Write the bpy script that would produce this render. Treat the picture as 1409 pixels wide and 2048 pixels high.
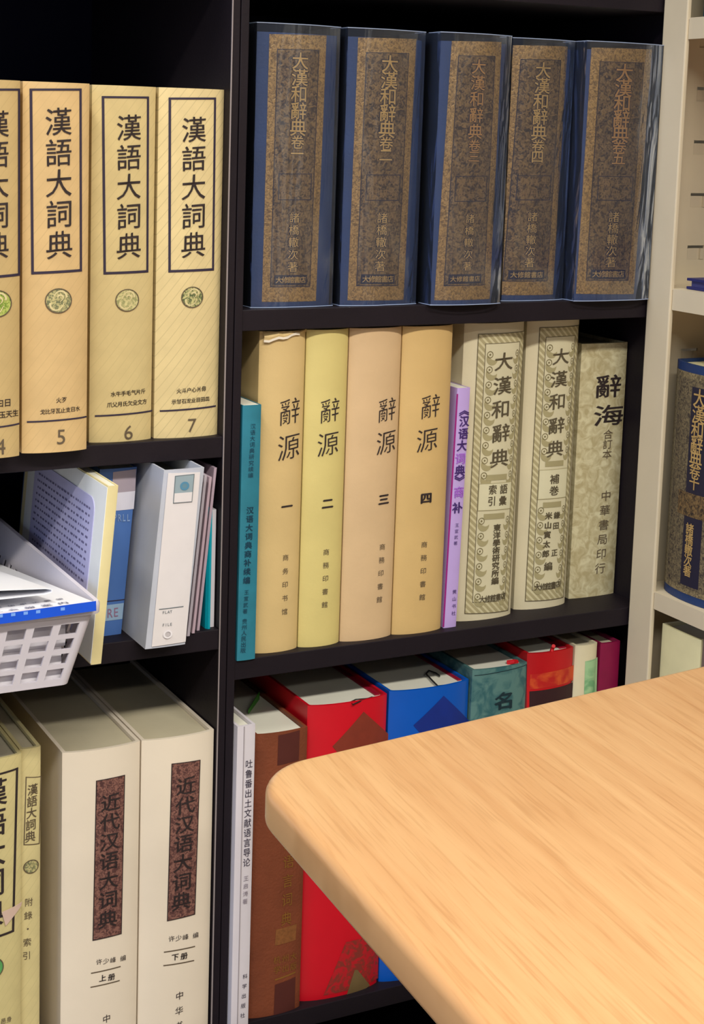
import bpy, bmesh, math, random
import numpy as np
from mathutils import Vector, Matrix, noise

random.seed(7)
scene = bpy.context.scene
COL = scene.collection
for o in list(bpy.data.objects):
    bpy.data.objects.remove(o)

# ------------------------------------------------------------------ camera
H = 1.04                                     # eye height above the floor
F, PX, PY = 3163.0, 598.4, 707.1             # focal length and principal point for a 1409 x 2048 frame
YAW, PITCH, ROLL = 0.46201084, 0.14050374, -0.02756651
fw = np.array([math.sin(YAW) * math.cos(PITCH), math.cos(YAW) * math.cos(PITCH), -math.sin(PITCH)])
rt = np.array([math.cos(YAW), -math.sin(YAW), 0.0])
dn = np.cross(fw, rt)
cr, sr = math.cos(ROLL), math.sin(ROLL)
RT, DN = cr * rt + sr * dn, -sr * rt + cr * dn
cam = bpy.data.cameras.new('camera')
cam_o = bpy.data.objects.new('camera', cam)
COL.objects.link(cam_o)
m = Matrix.Identity(4)
for r in range(3):
    m[r][0], m[r][1], m[r][2] = RT[r], -DN[r], -fw[r]
m[0][3], m[1][3], m[2][3] = 0, 0, H
cam_o.matrix_world = m
cam.sensor_fit = 'VERTICAL'
cam.sensor_height = 36
cam.lens = F / 2048 * 36
cam.shift_x = (704.5 - PX) / 2048
cam.shift_y = -(1024 - PY) / 2048
cam.clip_start = 0.02
scene.camera = cam_o

# ------------------------------------------------------------------ light
world = bpy.data.worlds.new('room_light')
scene.world = world
world.use_nodes = True
wb = world.node_tree.nodes['Background']
wb.inputs[0].default_value = (0.74, 0.80, 1.0, 1)
wb.inputs[1].default_value = 0.13

def ceiling_lamp(name, loc, sx, sy, power, col, rz=0):
    l = bpy.data.lights.new(name, 'AREA')
    l.shape = 'RECTANGLE'; l.size = sx; l.size_y = sy; l.energy = power; l.color = col
    o = bpy.data.objects.new(name, l); COL.objects.link(o)
    o.location = loc; o.rotation_euler = (0, 0, rz)
    return o
ceiling_lamp('ceiling_light', (0.05, -0.85, 2.55), 2.4, 0.22, 90, (1.0, 0.95, 0.86))
ceiling_lamp('ceiling_light', (-0.38, 0.82, 2.55), 0.22, 1.25, 24, (1.0, 0.95, 0.86))
ceiling_lamp('ceiling_light', (0.05, -2.30, 2.55), 2.4, 0.22, 24, (1.0, 0.95, 0.86))
# cool daylight from a window in the wall on the left
win = ceiling_lamp('window_daylight', (-2.1, 0.65, 1.6), 1.2, 1.5, 24, (0.50, 0.66, 1.0))
win.rotation_euler = (0, math.radians(-90), 0)
scene.view_settings.view_transform = 'Standard'
scene.view_settings.look = 'None'
scene.view_settings.gamma = 1
scene.view_settings.use_curve_mapping = False
scene.view_settings.exposure = 0.18

# ------------------------------------------------------------------ helpers
def at(u, v, axis, val):
    """photo measurement -> room position on the plane axis = val"""
    d = RT * ((u - PX) / F) + DN * ((v - PY) / F) + fw
    c = np.array([0, 0, H])
    i = 'xyz'.index(axis)
    return c + d * ((val - c[i]) / d[i])

def lin(c):
    return tuple(((x / 255) / 12.92 if x / 255 <= 0.04045 else ((x / 255 + 0.055) / 1.055) ** 2.4) for x in c) + (1.0,)

MATS = {}
def mat(name, col, rough=0.55, var=0.06, scale=60, bump=0.0, metal=0.0, spec=0.35, bscale=400):
    """plain procedural material: colour with a soft mottling and a fine relief"""
    if name in MATS: return MATS[name]
    M = bpy.data.materials.new(name); M.use_nodes = True
    nt = M.node_tree; b = nt.nodes['Principled BSDF']
    b.inputs['Roughness'].default_value = rough
    b.inputs['Metallic'].default_value = metal
    b.inputs['Specular IOR Level'].default_value = spec
    c = lin(col)
    tc = nt.nodes.new('ShaderNodeTexCoord')
    if var > 0:
        n = nt.nodes.new('ShaderNodeTexNoise'); n.inputs['Scale'].default_value = scale; n.inputs['Detail'].default_value = 4
        nt.links.new(tc.outputs['Object'], n.inputs['Vector'])
        r = nt.nodes.new('ShaderNodeValToRGB')
        r.color_ramp.elements[0].position = 0.3; r.color_ramp.elements[1].position = 0.7
        r.color_ramp.elements[0].color = tuple(x * (1 - var) for x in c[:3]) + (1,)
        r.color_ramp.elements[1].color = tuple(min(1, x * (1 + var)) for x in c[:3]) + (1,)
        nt.links.new(n.outputs['Fac'], r.inputs['Fac']); nt.links.new(r.outputs['Color'], b.inputs['Base Color'])
    else:
        b.inputs['Base Color'].default_value = c
    if bump > 0:
        n2 = nt.nodes.new('ShaderNodeTexNoise'); n2.inputs['Scale'].default_value = bscale; n2.inputs['Detail'].default_value = 3
        nt.links.new(tc.outputs['Object'], n2.inputs['Vector'])
        bp = nt.nodes.new('ShaderNodeBump'); bp.inputs['Strength'].default_value = bump; bp.inputs['Distance'].default_value = 0.001
        nt.links.new(n2.outputs['Fac'], bp.inputs['Height']); nt.links.new(bp.outputs['Normal'], b.inputs['Normal'])
    MATS[name] = M
    return M

def striped(name, c1, c2, scale, rot, thin=0.9, rough=0.5):
    """paper printed with fine diagonal lines"""
    if name in MATS: return MATS[name]
    M = mat(name, c1, rough)
    nt = M.node_tree; b = nt.nodes['Principled BSDF']
    tc = nt.nodes.new('ShaderNodeTexCoord'); mp = nt.nodes.new('ShaderNodeMapping'); mp.inputs['Rotation'].default_value = rot
    w = nt.nodes.new('ShaderNodeTexWave'); w.inputs['Scale'].default_value = scale; w.bands_direction = 'X'
    rp = nt.nodes.new('ShaderNodeValToRGB'); rp.color_ramp.elements[0].position = thin; rp.color_ramp.elements[1].position = min(1, thin + 0.07)
    mx = nt.nodes.new('ShaderNodeMix'); mx.data_type = 'RGBA'
    mx.inputs[7].default_value = lin(c2)
    src = b.inputs['Base Color'].links[0].from_socket
    nt.links.new(tc.outputs['Object'], mp.inputs[0]); nt.links.new(mp.outputs[0], w.inputs['Vector'])
    nt.links.new(w.outputs['Fac'], rp.inputs[0]); nt.links.new(rp.outputs[0], mx.inputs[0])
    nt.links.new(src, mx.inputs[6]); nt.links.new(mx.outputs[2], b.inputs['Base Color'])
    return M

def blotchy(name, c1, c2, scale, rough=0.5, metal=0.0, lo=0.42, hi=0.58, bump=0.0, kind='noise'):
    """two colours in a blotchy or scrolling print"""
    if name in MATS: return MATS[name]
    M = bpy.data.materials.new(name); M.use_nodes = True; MATS[name] = M
    nt = M.node_tree; b = nt.nodes['Principled BSDF']
    b.inputs['Roughness'].default_value = rough; b.inputs['Metallic'].default_value = metal
    b.inputs['Specular IOR Level'].default_value = 0.4
    tc = nt.nodes.new('ShaderNodeTexCoord')
    if kind == 'noise':
        n = nt.nodes.new('ShaderNodeTexNoise'); n.inputs['Detail'].default_value = 5
        n.inputs['Distortion'].default_value = 1.2
        n.inputs['Scale'].default_value = scale; out = n.outputs['Fac']
    else:
        n = nt.nodes.new('ShaderNodeTexVoronoi'); n.inputs['Scale'].default_value = scale; out = n.outputs['Distance']
    nt.links.new(tc.outputs['Object'], n.inputs['Vector'])
    r = nt.nodes.new('ShaderNodeValToRGB')
    r.color_ramp.elements[0].position = lo; r.color_ramp.elements[1].position = hi
    r.color_ramp.elements[0].color = lin(c1); r.color_ramp.elements[1].color = lin(c2)
    nt.links.new(out, r.inputs[0]); nt.links.new(r.outputs[0], b.inputs['Base Color'])
    if bump:
        bp = nt.nodes.new('ShaderNodeBump'); bp.inputs['Strength'].default_value = bump; bp.inputs['Distance'].default_value = 0.001
        nt.links.new(out, bp.inputs['Height']); nt.links.new(bp.outputs['Normal'], b.inputs['Normal'])
    return M

def pages_mat(name, col):
    """paper block: fine leaves running along the depth"""
    if name in MATS: return MATS[name]
    M = mat(name, col, 0.8, 0.03, 40, 0, spec=0.1)
    nt = M.node_tree; b = nt.nodes['Principled BSDF']
    tc = nt.nodes.new('ShaderNodeTexCoord'); mp = nt.nodes.new('ShaderNodeMapping'); mp.inputs['Scale'].default_value = (2500, 8, 8)
    n = nt.nodes.new('ShaderNodeTexNoise'); n.inputs['Scale'].default_value = 1
    bp = nt.nodes.new('ShaderNodeBump'); bp.inputs['Strength'].default_value = 0.25; bp.inputs['Distance'].default_value = 0.0004
    nt.links.new(tc.outputs['Object'], mp.inputs[0]); nt.links.new(mp.outputs[0], n.inputs['Vector'])
    nt.links.new(n.outputs['Fac'], bp.inputs['Height']); nt.links.new(bp.outputs[0], b.inputs['Normal'])
    return M

def clear_plastic():
    """thin clear vinyl: mostly see-through, glossy, with soft creases"""
    if 'clear_vinyl' in MATS: return MATS['clear_vinyl']
    M = bpy.data.materials.new('clear_vinyl'); M.use_nodes = True; MATS['clear_vinyl'] = M
    nt = M.node_tree; out = nt.nodes['Material Output']; nt.nodes.remove(nt.nodes['Principled BSDF'])
    tr = nt.nodes.new('ShaderNodeBsdfTransparent'); tr.inputs[0].default_value = (0.98, 0.985, 0.99, 1)
    gl = nt.nodes.new('ShaderNodeBsdfGlossy'); gl.inputs['Roughness'].default_value = 0.13
    gl.inputs['Color'].default_value = (0.8, 0.87, 1, 1)
    df = nt.nodes.new('ShaderNodeBsdfDiffuse'); df.inputs[0].default_value = (0.55, 0.62, 0.8, 1)
    tc = nt.nodes.new('ShaderNodeTexCoord'); mp = nt.nodes.new('ShaderNodeMapping'); mp.inputs['Scale'].default_value = (55, 55, 9)
    n = nt.nodes.new('ShaderNodeTexNoise'); n.inputs['Scale'].default_value = 1; n.inputs['Detail'].default_value = 3; n.inputs['Distortion'].default_value = 1.0
    bp = nt.nodes.new('ShaderNodeBump'); bp.inputs['Strength'].default_value = 0.30; bp.inputs['Distance'].default_value = 0.004
    fr = nt.nodes.new('ShaderNodeFresnel'); fr.inputs['IOR'].default_value = 1.35
    nt.links.new(tc.outputs['Object'], mp.inputs[0]); nt.links.new(mp.outputs[0], n.inputs['Vector'])
    nt.links.new(n.outputs['Fac'], bp.inputs['Height'])
    for s in (gl, fr): nt.links.new(bp.outputs[0], s.inputs['Normal'])
    m0 = nt.nodes.new('ShaderNodeMixShader'); m0.inputs[0].default_value = 0.018
    nt.links.new(tr.outputs[0], m0.inputs[1]); nt.links.new(df.outputs[0], m0.inputs[2])
    mx = nt.nodes.new('ShaderNodeMixShader')
    ad = nt.nodes.new('ShaderNodeMath'); ad.operation = 'ADD'; ad.inputs[1].default_value = 0.012; ad.use_clamp = True
    nt.links.new(fr.outputs[0], ad.inputs[0]); nt.links.new(ad.outputs[0], mx.inputs[0])
    nt.links.new(m0.outputs[0], mx.inputs[1]); nt.links.new(gl.outputs[0], mx.inputs[2])
    nt.links.new(mx.outputs[0], out.inputs[0])
    return M

def wood_table():
    M = bpy.data.materials.new('beech_laminate'); M.use_nodes = True
    nt = M.node_tree; b = nt.nodes['Principled BSDF']
    b.inputs['Roughness'].default_value = 0.34; b.inputs['Specular IOR Level'].default_value = 0.6; b.inputs['Coat Weight'].default_value = 0.35; b.inputs['Coat Roughness'].default_value = 0.3
    tc = nt.nodes.new('ShaderNodeTexCoord')
    mp = nt.nodes.new('ShaderNodeMapping'); mp.inputs['Scale'].default_value = (75, 3.2, 20)
    n = nt.nodes.new('ShaderNodeTexNoise'); n.inputs['Scale'].default_value = 1; n.inputs['Detail'].default_value = 6; n.inputs['Distortion'].default_value = 0.6
    r = nt.nodes.new('ShaderNodeValToRGB')
    r.color_ramp.elements[0].position = 0.30; r.color_ramp.elements[0].color = lin((200, 150, 100))
    r.color_ramp.elements[1].position = 0.66; r.color_ramp.elements[1].color = lin((214, 169, 118))
    mp2 = nt.nodes.new('ShaderNodeMapping'); mp2.inputs['Scale'].default_value = (520, 22, 20)
    n2 = nt.nodes.new('ShaderNodeTexNoise'); n2.inputs['Scale'].default_value = 1; n2.inputs['Detail'].default_value = 2
    r2 = nt.nodes.new('ShaderNodeValToRGB'); r2.color_ramp.elements[0].position = 0.33; r2.color_ramp.elements[1].position = 0.5
    r2.color_ramp.elements[0].color = (0.88, 0.84, 0.80, 1); r2.color_ramp.elements[1].color = (1, 1, 1, 1)
    mx = nt.nodes.new('ShaderNodeMix'); mx.data_type = 'RGBA'; mx.blend_type = 'MULTIPLY'; mx.inputs[0].default_value = 1
    for a, c in ((mp, n), (mp2, n2)):
        nt.links.new(tc.outputs['Object'], a.inputs[0]); nt.links.new(a.outputs[0], c.inputs['Vector'])
    nt.links.new(n.outputs['Fac'], r.inputs[0]); nt.links.new(n2.outputs['Fac'], r2.inputs[0])
    nt.links.new(r.outputs[0], mx.inputs[6]); nt.links.new(r2.outputs[0], mx.inputs[7])
    nt.links.new(mx.outputs[2], b.inputs['Base Color'])
    return M

def empty(name, loc, label=None, cat=None, group=None):
    o = bpy.data.objects.new(name, None); COL.objects.link(o); o.location = loc
    o.empty_display_size = 0.02
    tag(o, label, cat, group)
    return o

def tag(o, label=None, cat=None, group=None, kind=None):
    if label: o['label'] = label
    if cat: o['category'] = cat
    if group: o['group'] = group
    if kind: o['kind'] = kind
    return o

class MB:
    """collects faces in room coordinates; build() makes ONE mesh object"""
    def __init__(self): self.v = []; self.f = []
    def add(self, vs, fs):
        n = len(self.v); self.v += [tuple(p) for p in vs]; self.f += [tuple(i + n for i in q) for q in fs]; return self
    def box(self, x0, x1, y0, y1, z0, z1):
        vs = [(x0, y0, z0), (x1, y0, z0), (x1, y1, z0), (x0, y1, z0), (x0, y0, z1), (x1, y0, z1), (x1, y1, z1), (x0, y1, z1)]
        return self.add(vs, [(3, 2, 1, 0), (4, 5, 6, 7), (0, 1, 5, 4), (1, 2, 6, 5), (2, 3, 7, 6), (3, 0, 4, 7)])
    def prism(self, pts, z0, z1):
        n = len(pts)
        self.add([(x, y, z0) for x, y in pts] + [(x, y, z1) for x, y in pts],
                 [tuple(range(n - 1, -1, -1)), tuple(range(n, 2 * n))] + [(i, (i + 1) % n, n + (i + 1) % n, n + i) for i in range(n)])
        return self
    def tube(self, path, r, seg=8):
        path = [Vector(p) for p in path]; n = len(path); vs = []; up = Vector((0.123, 0.321, 0.94))
        for i, p in enumerate(path):
            t = (path[min(i + 1, n - 1)] - path[max(i - 1, 0)]).normalized()
            a = t.cross(up).normalized(); b = t.cross(a)
            for k in range(seg):
                q = 2 * math.pi * k / seg
                vs.append(p + (a * math.cos(q) + b * math.sin(q)) * r)
        fs = [(i * seg + k, i * seg + (k + 1) % seg, (i + 1) * seg + (k + 1) % seg, (i + 1) * seg + k) for i in range(n - 1) for k in range(seg)]
        fs += [tuple(range(seg - 1, -1, -1)), tuple(range((n - 1) * seg, n * seg))]
        return self.add(vs, fs)
    def sheet(self, grid, th=0.0):
        """grid of points -> surface; th > 0 gives it thickness along its normal"""
        a, b = len(grid), len(grid[0])
        top = [Vector(p) for row in grid for p in row]
        q = [(i * b + j, i * b + j + 1, (i + 1) * b + j + 1, (i + 1) * b + j) for i in range(a - 1) for j in range(b - 1)]
        if th <= 0: return self.add(top, q)
        nm = []
        for i in range(a):
            for j in range(b):
                du = Vector(grid[min(i + 1, a - 1)][j]) - Vector(grid[max(i - 1, 0)][j])
                dv = Vector(grid[i][min(j + 1, b - 1)]) - Vector(grid[i][max(j - 1, 0)])
                nm.append(du.cross(dv).normalized())
        bot = [p + k * th for p, k in zip(top, nm)]
        N = a * b
        fs = q + [tuple(reversed([i + N for i in f])) for f in q]
        rim = [(0, j) for j in range(b)] + [(i, b - 1) for i in range(1, a)] + [(a - 1, j) for j in range(b - 2, -1, -1)] + [(i, 0) for i in range(a - 2, 0, -1)]
        rim = [i * b + j for i, j in rim]
        for k in range(len(rim)):
            p, r = rim[k], rim[(k + 1) % len(rim)]
            fs.append((r, p, p + N, r + N))
        return self.add(top + bot, fs)
    def build(self, name, material, parent=None, smooth=None, bevel=0, kind=None):
        off = Vector((0, 0, 0)); p = parent
        while p is not None: off += p.location; p = p.parent
        me = bpy.data.meshes.new(name)
        me.from_pydata([(v[0] - off.x, v[1] - off.y, v[2] - off.z) for v in self.v], [], self.f)
        me.validate()
        bm = bmesh.new(); bm.from_mesh(me)
        bmesh.ops.recalc_face_normals(bm, faces=bm.faces)
        bm.to_mesh(me); bm.free()
        if smooth:
            me.shade_smooth(); me.set_sharp_from_angle(angle=math.radians(smooth))
        me.materials.append(material)
        o = bpy.data.objects.new(name, me); COL.objects.link(o)
        if parent is not None: o.parent = parent
        if bevel:
            bv = o.modifiers.new('soft_edge', 'BEVEL'); bv.width = bevel; bv.segments = 2; bv.limit_method = 'ANGLE'; bv.angle_limit = math.radians(50)
        if kind: o['kind'] = kind
        return o

# ---- lettering: glyph outlines of the built-in font, one mesh per inscription
GL = {}
_tc = bpy.data.curves.new('glyph', 'FONT'); _to = bpy.data.objects.new('glyph', _tc); COL.objects.link(_to)
_tc.resolution_u = 3
def glyph(ch, bold=0.0):
    k = (ch, bold)
    if k not in GL and bold > 0:             # heavier stroke: the outline laid over itself, shifted a little
        gv, gf = glyph(ch); V, Fc = [], []
        for dx, dy in ((-bold, 0), (bold, 0), (0, bold * .8), (0, -bold * .8)):
            n = len(V); V += [(x + dx, y + dy) for x, y in gv]; Fc += [tuple(i + n for i in f) for f in gf]
        GL[k] = (V, Fc)
    if k not in GL:
        _tc.body = ch; _tc.offset = bold
        dg = bpy.context.evaluated_depsgraph_get(); dg.update()
        me = bpy.data.meshes.new_from_object(_to.evaluated_get(dg))
        GL[k] = ([tuple(v.co[:2]) for v in me.vertices], [tuple(p.vertices) for p in me.polygons])
        bpy.data.meshes.remove(me)
    return GL[k]

class Spine:
    """a book whose spine faces the room (towards -y). x0,x1 at the foot; lean shifts the head sideways"""
    def __init__(s, name, label, x0, x1, Y, z0, h, cover, pages=None, d=0.19, sag=0.004, th=0.0028, group=None, lean=0.0,
                 over=0.003, cat='book', turn=0.0, inner=0.0):
        s.x0, s.x1, s.Y, s.z0, s.h, s.d, s.sag, s.th, s.lean, s.over = x0, x1, Y, z0, h, d, sag, th, lean, over
        s.root = empty(name, ((x0 + x1) / 2, Y + d / 2, z0), label, cat, group)
        n = 14; w = x1 - x0
        out = [(x0, Y + d)] + [(x0 + w * (0.5 + t / 2), s.fy(x0 + w * (0.5 + t / 2))) for t in [math.sin(math.pi * (i / n - 0.5)) for i in range(n + 1)]] + [(x1, Y + d)]
        inn = [(x0 + th, Y + d)] + [(min(max(x, x0 + th), x1 - th), y + th) for x, y in out[1:-1]] + [(x1 - th, Y + d)]
        zs = [z0 + h * k / 4 for k in range(5)]
        N = len(out); vs = []; fs = []
        for z in zs:
            vs += [(x, y, z) for x, y in out] + [(x, y, z) for x, y in inn]
        for k in range(4):
            a, b = k * 2 * N, (k + 1) * 2 * N
            for i in range(N - 1):
                fs += [(a + i, a + i + 1, b + i + 1, b + i), (a + N + i + 1, a + N + i, b + N + i, b + N + i + 1)]
            fs += [(a, b, b + N, a + N), (a + N - 1, a + 2 * N - 1, b + 2 * N - 1, b + N - 1)]
        t = 8 * N
        for i in range(N - 1):
            fs += [(i + 1, i, N + i, N + i + 1), (t + i, t + i + 1, t + N + i + 1, t + N + i)]
        mb = MB(); mb.add([s.sh(v) for v in vs], fs)
        s.cover = mb.build('cover', cover, s.root, smooth=35)
        if pages:
            pb = MB()
            q = [(x0 + th + 0.0003, Y + d - 0.004)] + [(min(max(x, x0 + th + 0.0003), x1 - th - 0.0003), y + th + 0.0006) for x, y in out[1:-1]] + [(x1 - th - 0.0003, Y + d - 0.004)]
            pb.prism(q, z0 + over, z0 + h - over)
            pb.v = [s.sh(v) for v in pb.v]
            s.pages = pb.build('page_block', pages, s.root, smooth=35)
    def fy(s, x):
        t = max(-1, min(1, (x - (s.x0 + s.x1) / 2) / ((s.x1 - s.x0) / 2)))
        k = 0.94
        return s.Y + s.sag * (1 - math.sqrt(1 - (k * t) ** 2)) / (1 - math.sqrt(1 - k * k))
    def sh(s, v):
        return (v[0] + s.lean * (v[2] - s.z0) / s.h, v[1], v[2])
    def unlean(s, x, z):
        return x - s.lean * (z - s.z0) / s.h
    def m(s, u, v):
        p = at(u, v, 'y', s.Y + s.sag * 0.25)
        return float(p[0]), float(p[2])
    def put(s, mb, x, z, off):                 # a point of print lying on the spine
        return (x, s.fy(s.unlean(x, z)) - off, z)
    # flat print between four photo corners TL, TR, BR, BL
    def quad(s, name, c, material, off=0.0003, parent=None, nx=10, nz=6, th=0):
        c = [s.m(*q) for q in c]; g = []
        for j in range(nz + 1):
            t = j / nz; row = []
            for i in range(nx + 1):
                a = i / nx
                x = (c[0][0] * (1 - a) + c[1][0] * a) * (1 - t) + (c[3][0] * (1 - a) + c[2][0] * a) * t
                z = (c[0][1] * (1 - a) + c[1][1] * a) * (1 - t) + (c[3][1] * (1 - a) + c[2][1] * a) * t
                row.append(s.put(None, x, z, off))
            g.append(row)
        mb = MB(); mb.sheet(g, th)
        return mb.build(name, material, parent or s.root, smooth=40)
    def frame(s, name, c, wpx, material, off=0.0004, parent=None, sides='tblr'):
        """printed rectangular border, line width in photo pixels"""
        c = [s.m(*q) for q in c]; w = wpx * 0.00037; mb = MB()
        def strip(p, q, dx, dz):
            g = []
            for k in range(13):
                a = k / 12; x = p[0] * (1 - a) + q[0] * a; z = p[1] * (1 - a) + q[1] * a
                g.append([s.put(None, x, z, off), s.put(None, x + dx, z + dz, off)])
            mb.sheet(g)
        if 't' in sides: strip(c[0], c[1], 0, -w * 0.8)
        if 'b' in sides: strip(c[3], c[2], 0, w)
        if 'l' in sides: strip(c[0], c[3], w, 0)
        if 'r' in sides: strip(c[1], c[2], -w, 0)
        return mb.build(name, material, parent or s.root)
    def text(s, name, items, material, bold=0.0, off=0.0006, skew=0.0, parent=None, wob=0.0):
        """items: (char, u, v, w_px, h_px): a glyph centred at a photo point, em box w x h"""
        mb = MB()
        for ch, u, v, w, h in items:
            gv, gf = glyph(ch, bold)
            if not gv: continue
            x, z = s.m(u, v); ku = (s.m(u + 20, v)[0] - s.m(u - 20, v)[0]) / 40; kv = (s.m(u, v - 20)[1] - s.m(u, v + 20)[1]) / 40
            lat = ord(ch) < 256
            cx, cz = (sum((min(p[0] for p in gv), max(p[0] for p in gv))) / 2, sum((min(p[1] for p in gv), max(p[1] for p in gv))) / 2) if lat else (0.5, 0.38)
            vs = []
            for gx, gy in gv:
                a, b = gx - cx, gy - cz
                b += skew * a
                if wob:
                    nv = noise.noise_vector(Vector((gx * 5, gy * 5, ord(ch) * 0.37)))
                    a += nv.x * wob; b += nv.y * wob
                X, Z = x + a * w * ku, z + b * h * kv
                vs.append(s.put(None, X, Z, off))
            mb.add(vs, gf)
        return mb.build(name, material, parent or s.root)
    def column(s, name, string, p, q, w, material, h=None, **k):
        """string set vertically, first glyph centred at p, last at q (photo points)"""
        n = len(string); it = []
        for i, ch in enumerate(string):
            a = i / max(1, n - 1)
            it.append((ch, p[0] + (q[0] - p[0]) * a, p[1] + (q[1] - p[1]) * a, w, h or w))
        return s.text(name, it, material, **k)
    def disc(s, name, u, v, r, material, off=0.0005, r_in=0.0, parent=None, seg=28):
        x, z = s.m(u, v); k = 0.00037; mb = MB(); g = []
        for i in range(seg + 1):
            a = 2 * math.pi * i / seg
            g.append([s.put(None, x + math.cos(a) * rr * k * 1.12, z + math.sin(a) * rr * k, off) for rr in (r_in if r_in else r * 0.02, r)])
        mb.sheet(g)
        return mb.build(name, material, parent or s.root)

# ------------------------------------------------------------------ colours
INK = mat('black_ink', (50, 40, 40), 0.6, 0.0)
INK_BLUE = mat('blue_black_ink', (50, 42, 62), 0.6, 0.0)
INK_SOFT = mat('faded_ink', (98, 84, 66), 0.6, 0.0)
PAGES = pages_mat('page_paper', (226, 224, 208))
PAGES_D = pages_mat('aged_page_paper', (196, 186, 160))
DARKWOOD = mat('black_brown_laminate', (28, 22, 28), 0.55, 0.10, 18, 0.15, spec=0.2)
BACKMAT = mat('black_back_board', (24, 26, 52), 0.65, 0.08, 10, spec=0.2)
WHITE_EDGE = mat('edge_band_highlight', (150, 140, 140), 0.5, 0.0)  # pale colour stands in for the highlight on the banded panel edge
STEEL = mat('beige_painted_steel', (206, 192, 164), 0.42, 0.025, 25, 0.05, spec=0.4)

# ------------------------------------------------------------------ setting
mb = MB(); mb.box(-2.2, 1.40, -2.4, 1.52, -0.03, 0.0)
tag(mb.build('floor', mat('grey_vinyl_floor', (150, 140, 128), 0.5, 0.08, 6)), kind='structure')
mb = MB(); mb.box(-2.2, 1.40, 1.46, 1.52, 0.0, 2.6)
tag(mb.build('wall_back', mat('cream_wall_paint', (214, 206, 190), 0.8, 0.02)), kind='structure')
mb = MB(); mb.box(1.34, 1.40, -2.4, 1.46, 0.0, 2.6)
tag(mb.build('wall_right', mat('cream_wall_paint', (214, 206, 190))), kind='structure')

# ------------------------------------------------------------------ dark bookcases
YF, YB = 1.105, 1.44
T = 0.0165
ZR1, ZR2, Z3, ZA, ZB = H - 0.139, H - 0.42, H - 0.735, H - 0.2375, H - 0.3925
def bookcase(label, xl, xr, pl, pr, shelves, edge):
    root = empty('bookcase', ((xl + xr) / 2, (YF + YB) / 2, 0), label, 'bookcase', 'black-brown bookcases')
    for a, b in ((xl - pl, xl), (xr, xr + pr)):
        p = MB().box(a, b, YF, YB, 0, 1.85).build('side_panel', DARKWOOD, root, bevel=0.0006)
        if edge and a == xr:
            MB().box(a - 0.0002, a + 0.0006, YF - 0.0006, YF + 0.0004, 0.0, 1.85).build('edge_highlight', WHITE_EDGE, p)  # highlight along the front arris, put in as a pale strip
    for z in shelves:
        MB().box(xl, xr, YF + 0.001, YB - 0.012, z - T, z).build('shelf', DARKWOOD, root, bevel=0.0006)
    MB().box(xl, xr, YB - 0.012, YB - 0.004, 0.06, 1.83).build('back_panel', BACKMAT, root)
    MB().box(xl, xr, YF + 0.02, YF + 0.036, 0.0, 0.06).build('plinth', DARKWOOD, root)
    return root
bookcase('black-brown bookcase on the left holding the white basket', -0.34, 0.4867, 0.016, 0.0068, (0.08, Z3, ZB, ZA, 1.18, 1.5, 1.85), True)
bookcase('black-brown bookcase in the middle holding plastic-wrapped navy volumes', 0.501, 0.908, 0.0068, 0.015, (0.08, Z3, ZR2, ZR1, H + 0.1083 + T, 1.5, 1.85), False)

# ------------------------------------------------------------------ cream volumes with a dark frame (left, upper shelf)
def diag(name, c, k=0.965): return striped(name, c, tuple(int(x * k) for x in c), 55, (0, math.radians(-38), 0), 0.95)
GREEN_GREY = blotchy('seal_green_grey', (112, 116, 84), (196, 186, 130), 420, kind='noise')
GREEN_LIME = blotchy('seal_lime', (110, 140, 50), (180, 190, 100), 420)
GREEN_SOFT = blotchy('seal_soft_green', (150, 150, 100), (206, 196, 140), 420)
GREEN_DEEP = blotchy('seal_deep_green', (86, 98, 62), (196, 190, 130), 420)
def seal(b, u, v, r, material, light):
    b.disc('seal', u, v, r, material, off=0.0004)
    mb = MB(); x, z = b.m(u, v); k = 0.00037
    for ph, r0, sgn in ((0.4, 0.62, 1), (3.4, 0.62, 1), (1.9, 0.30, -1)):      # curling dragon strokes
        g = []
        for i in range(16):
            t = i / 15; a = ph + sgn * t * 2.5; rr = r * (r0 + 0.18 * math.sin(t * 5)) * k; wd = r * 0.09 * k * (1 - 0.7 * t)
            g.append([b.put(None, x + math.cos(a) * (rr + e * wd) * 1.12, z + math.sin(a) * (rr + e * wd), 0.0007) for e in (-1, 1)])
        mb.sheet(g)
    mb.build('seal_dragon', light, b.root)
    b.disc('seal_ring', u, v, r, INK_SOFT, off=0.0007, r_in=r * 0.92)

def framed_volume(label, col, u0, u1, Y, frame, cx, t0, t1, cw, em, rows, line, num, sealm, tint, right_only=False):
    x0 = at(u0, 700, 'y', Y)[0]; x1 = at(u1, 700, 'y', Y)[0]
    b = Spine('dictionary_volume', label, x0, x1, Y, ZA, 0.266, diag('jacket_%d%d%d' % col, col, 0.91 if num[0] == '7' else 0.965), PAGES, 0.195, 0.005, group='cream framed dictionary volumes')
    b.frame('title_frame', frame, 5.0, INK_BLUE)
    b.column('title_lettering', '漢語大詞典', (cx[0], t0), (cx[1], t1), cw * 0.93, INK, bold=0.004, skew=0.08, wob=0.018, h=cw * 0.98)
    seal(b, em[0], em[1], em[2], sealm, tint)
    for st, u, v, w in rows:
        n = len(st); sl = -0.09
        b.text('radical_list', [(ch, u + (i - (n - 1) / 2) * w, v + (i - (n - 1) / 2) * w * sl, w * 1.05, w * 1.05) for i, ch in enumerate(st)], INK, bold=0.01)
    (ua, va), (ub, vb) = line
    b.quad('rule_line', [(ua, va), (ub, vb), (ub, vb + 3.2), (ua, va + 3.2)], INK_BLUE, off=0.0005, nz=1)
    b.text('volume_number', [(num[0], num[1], num[2], num[3], num[3])], INK_SOFT, bold=0)
    return b
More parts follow.
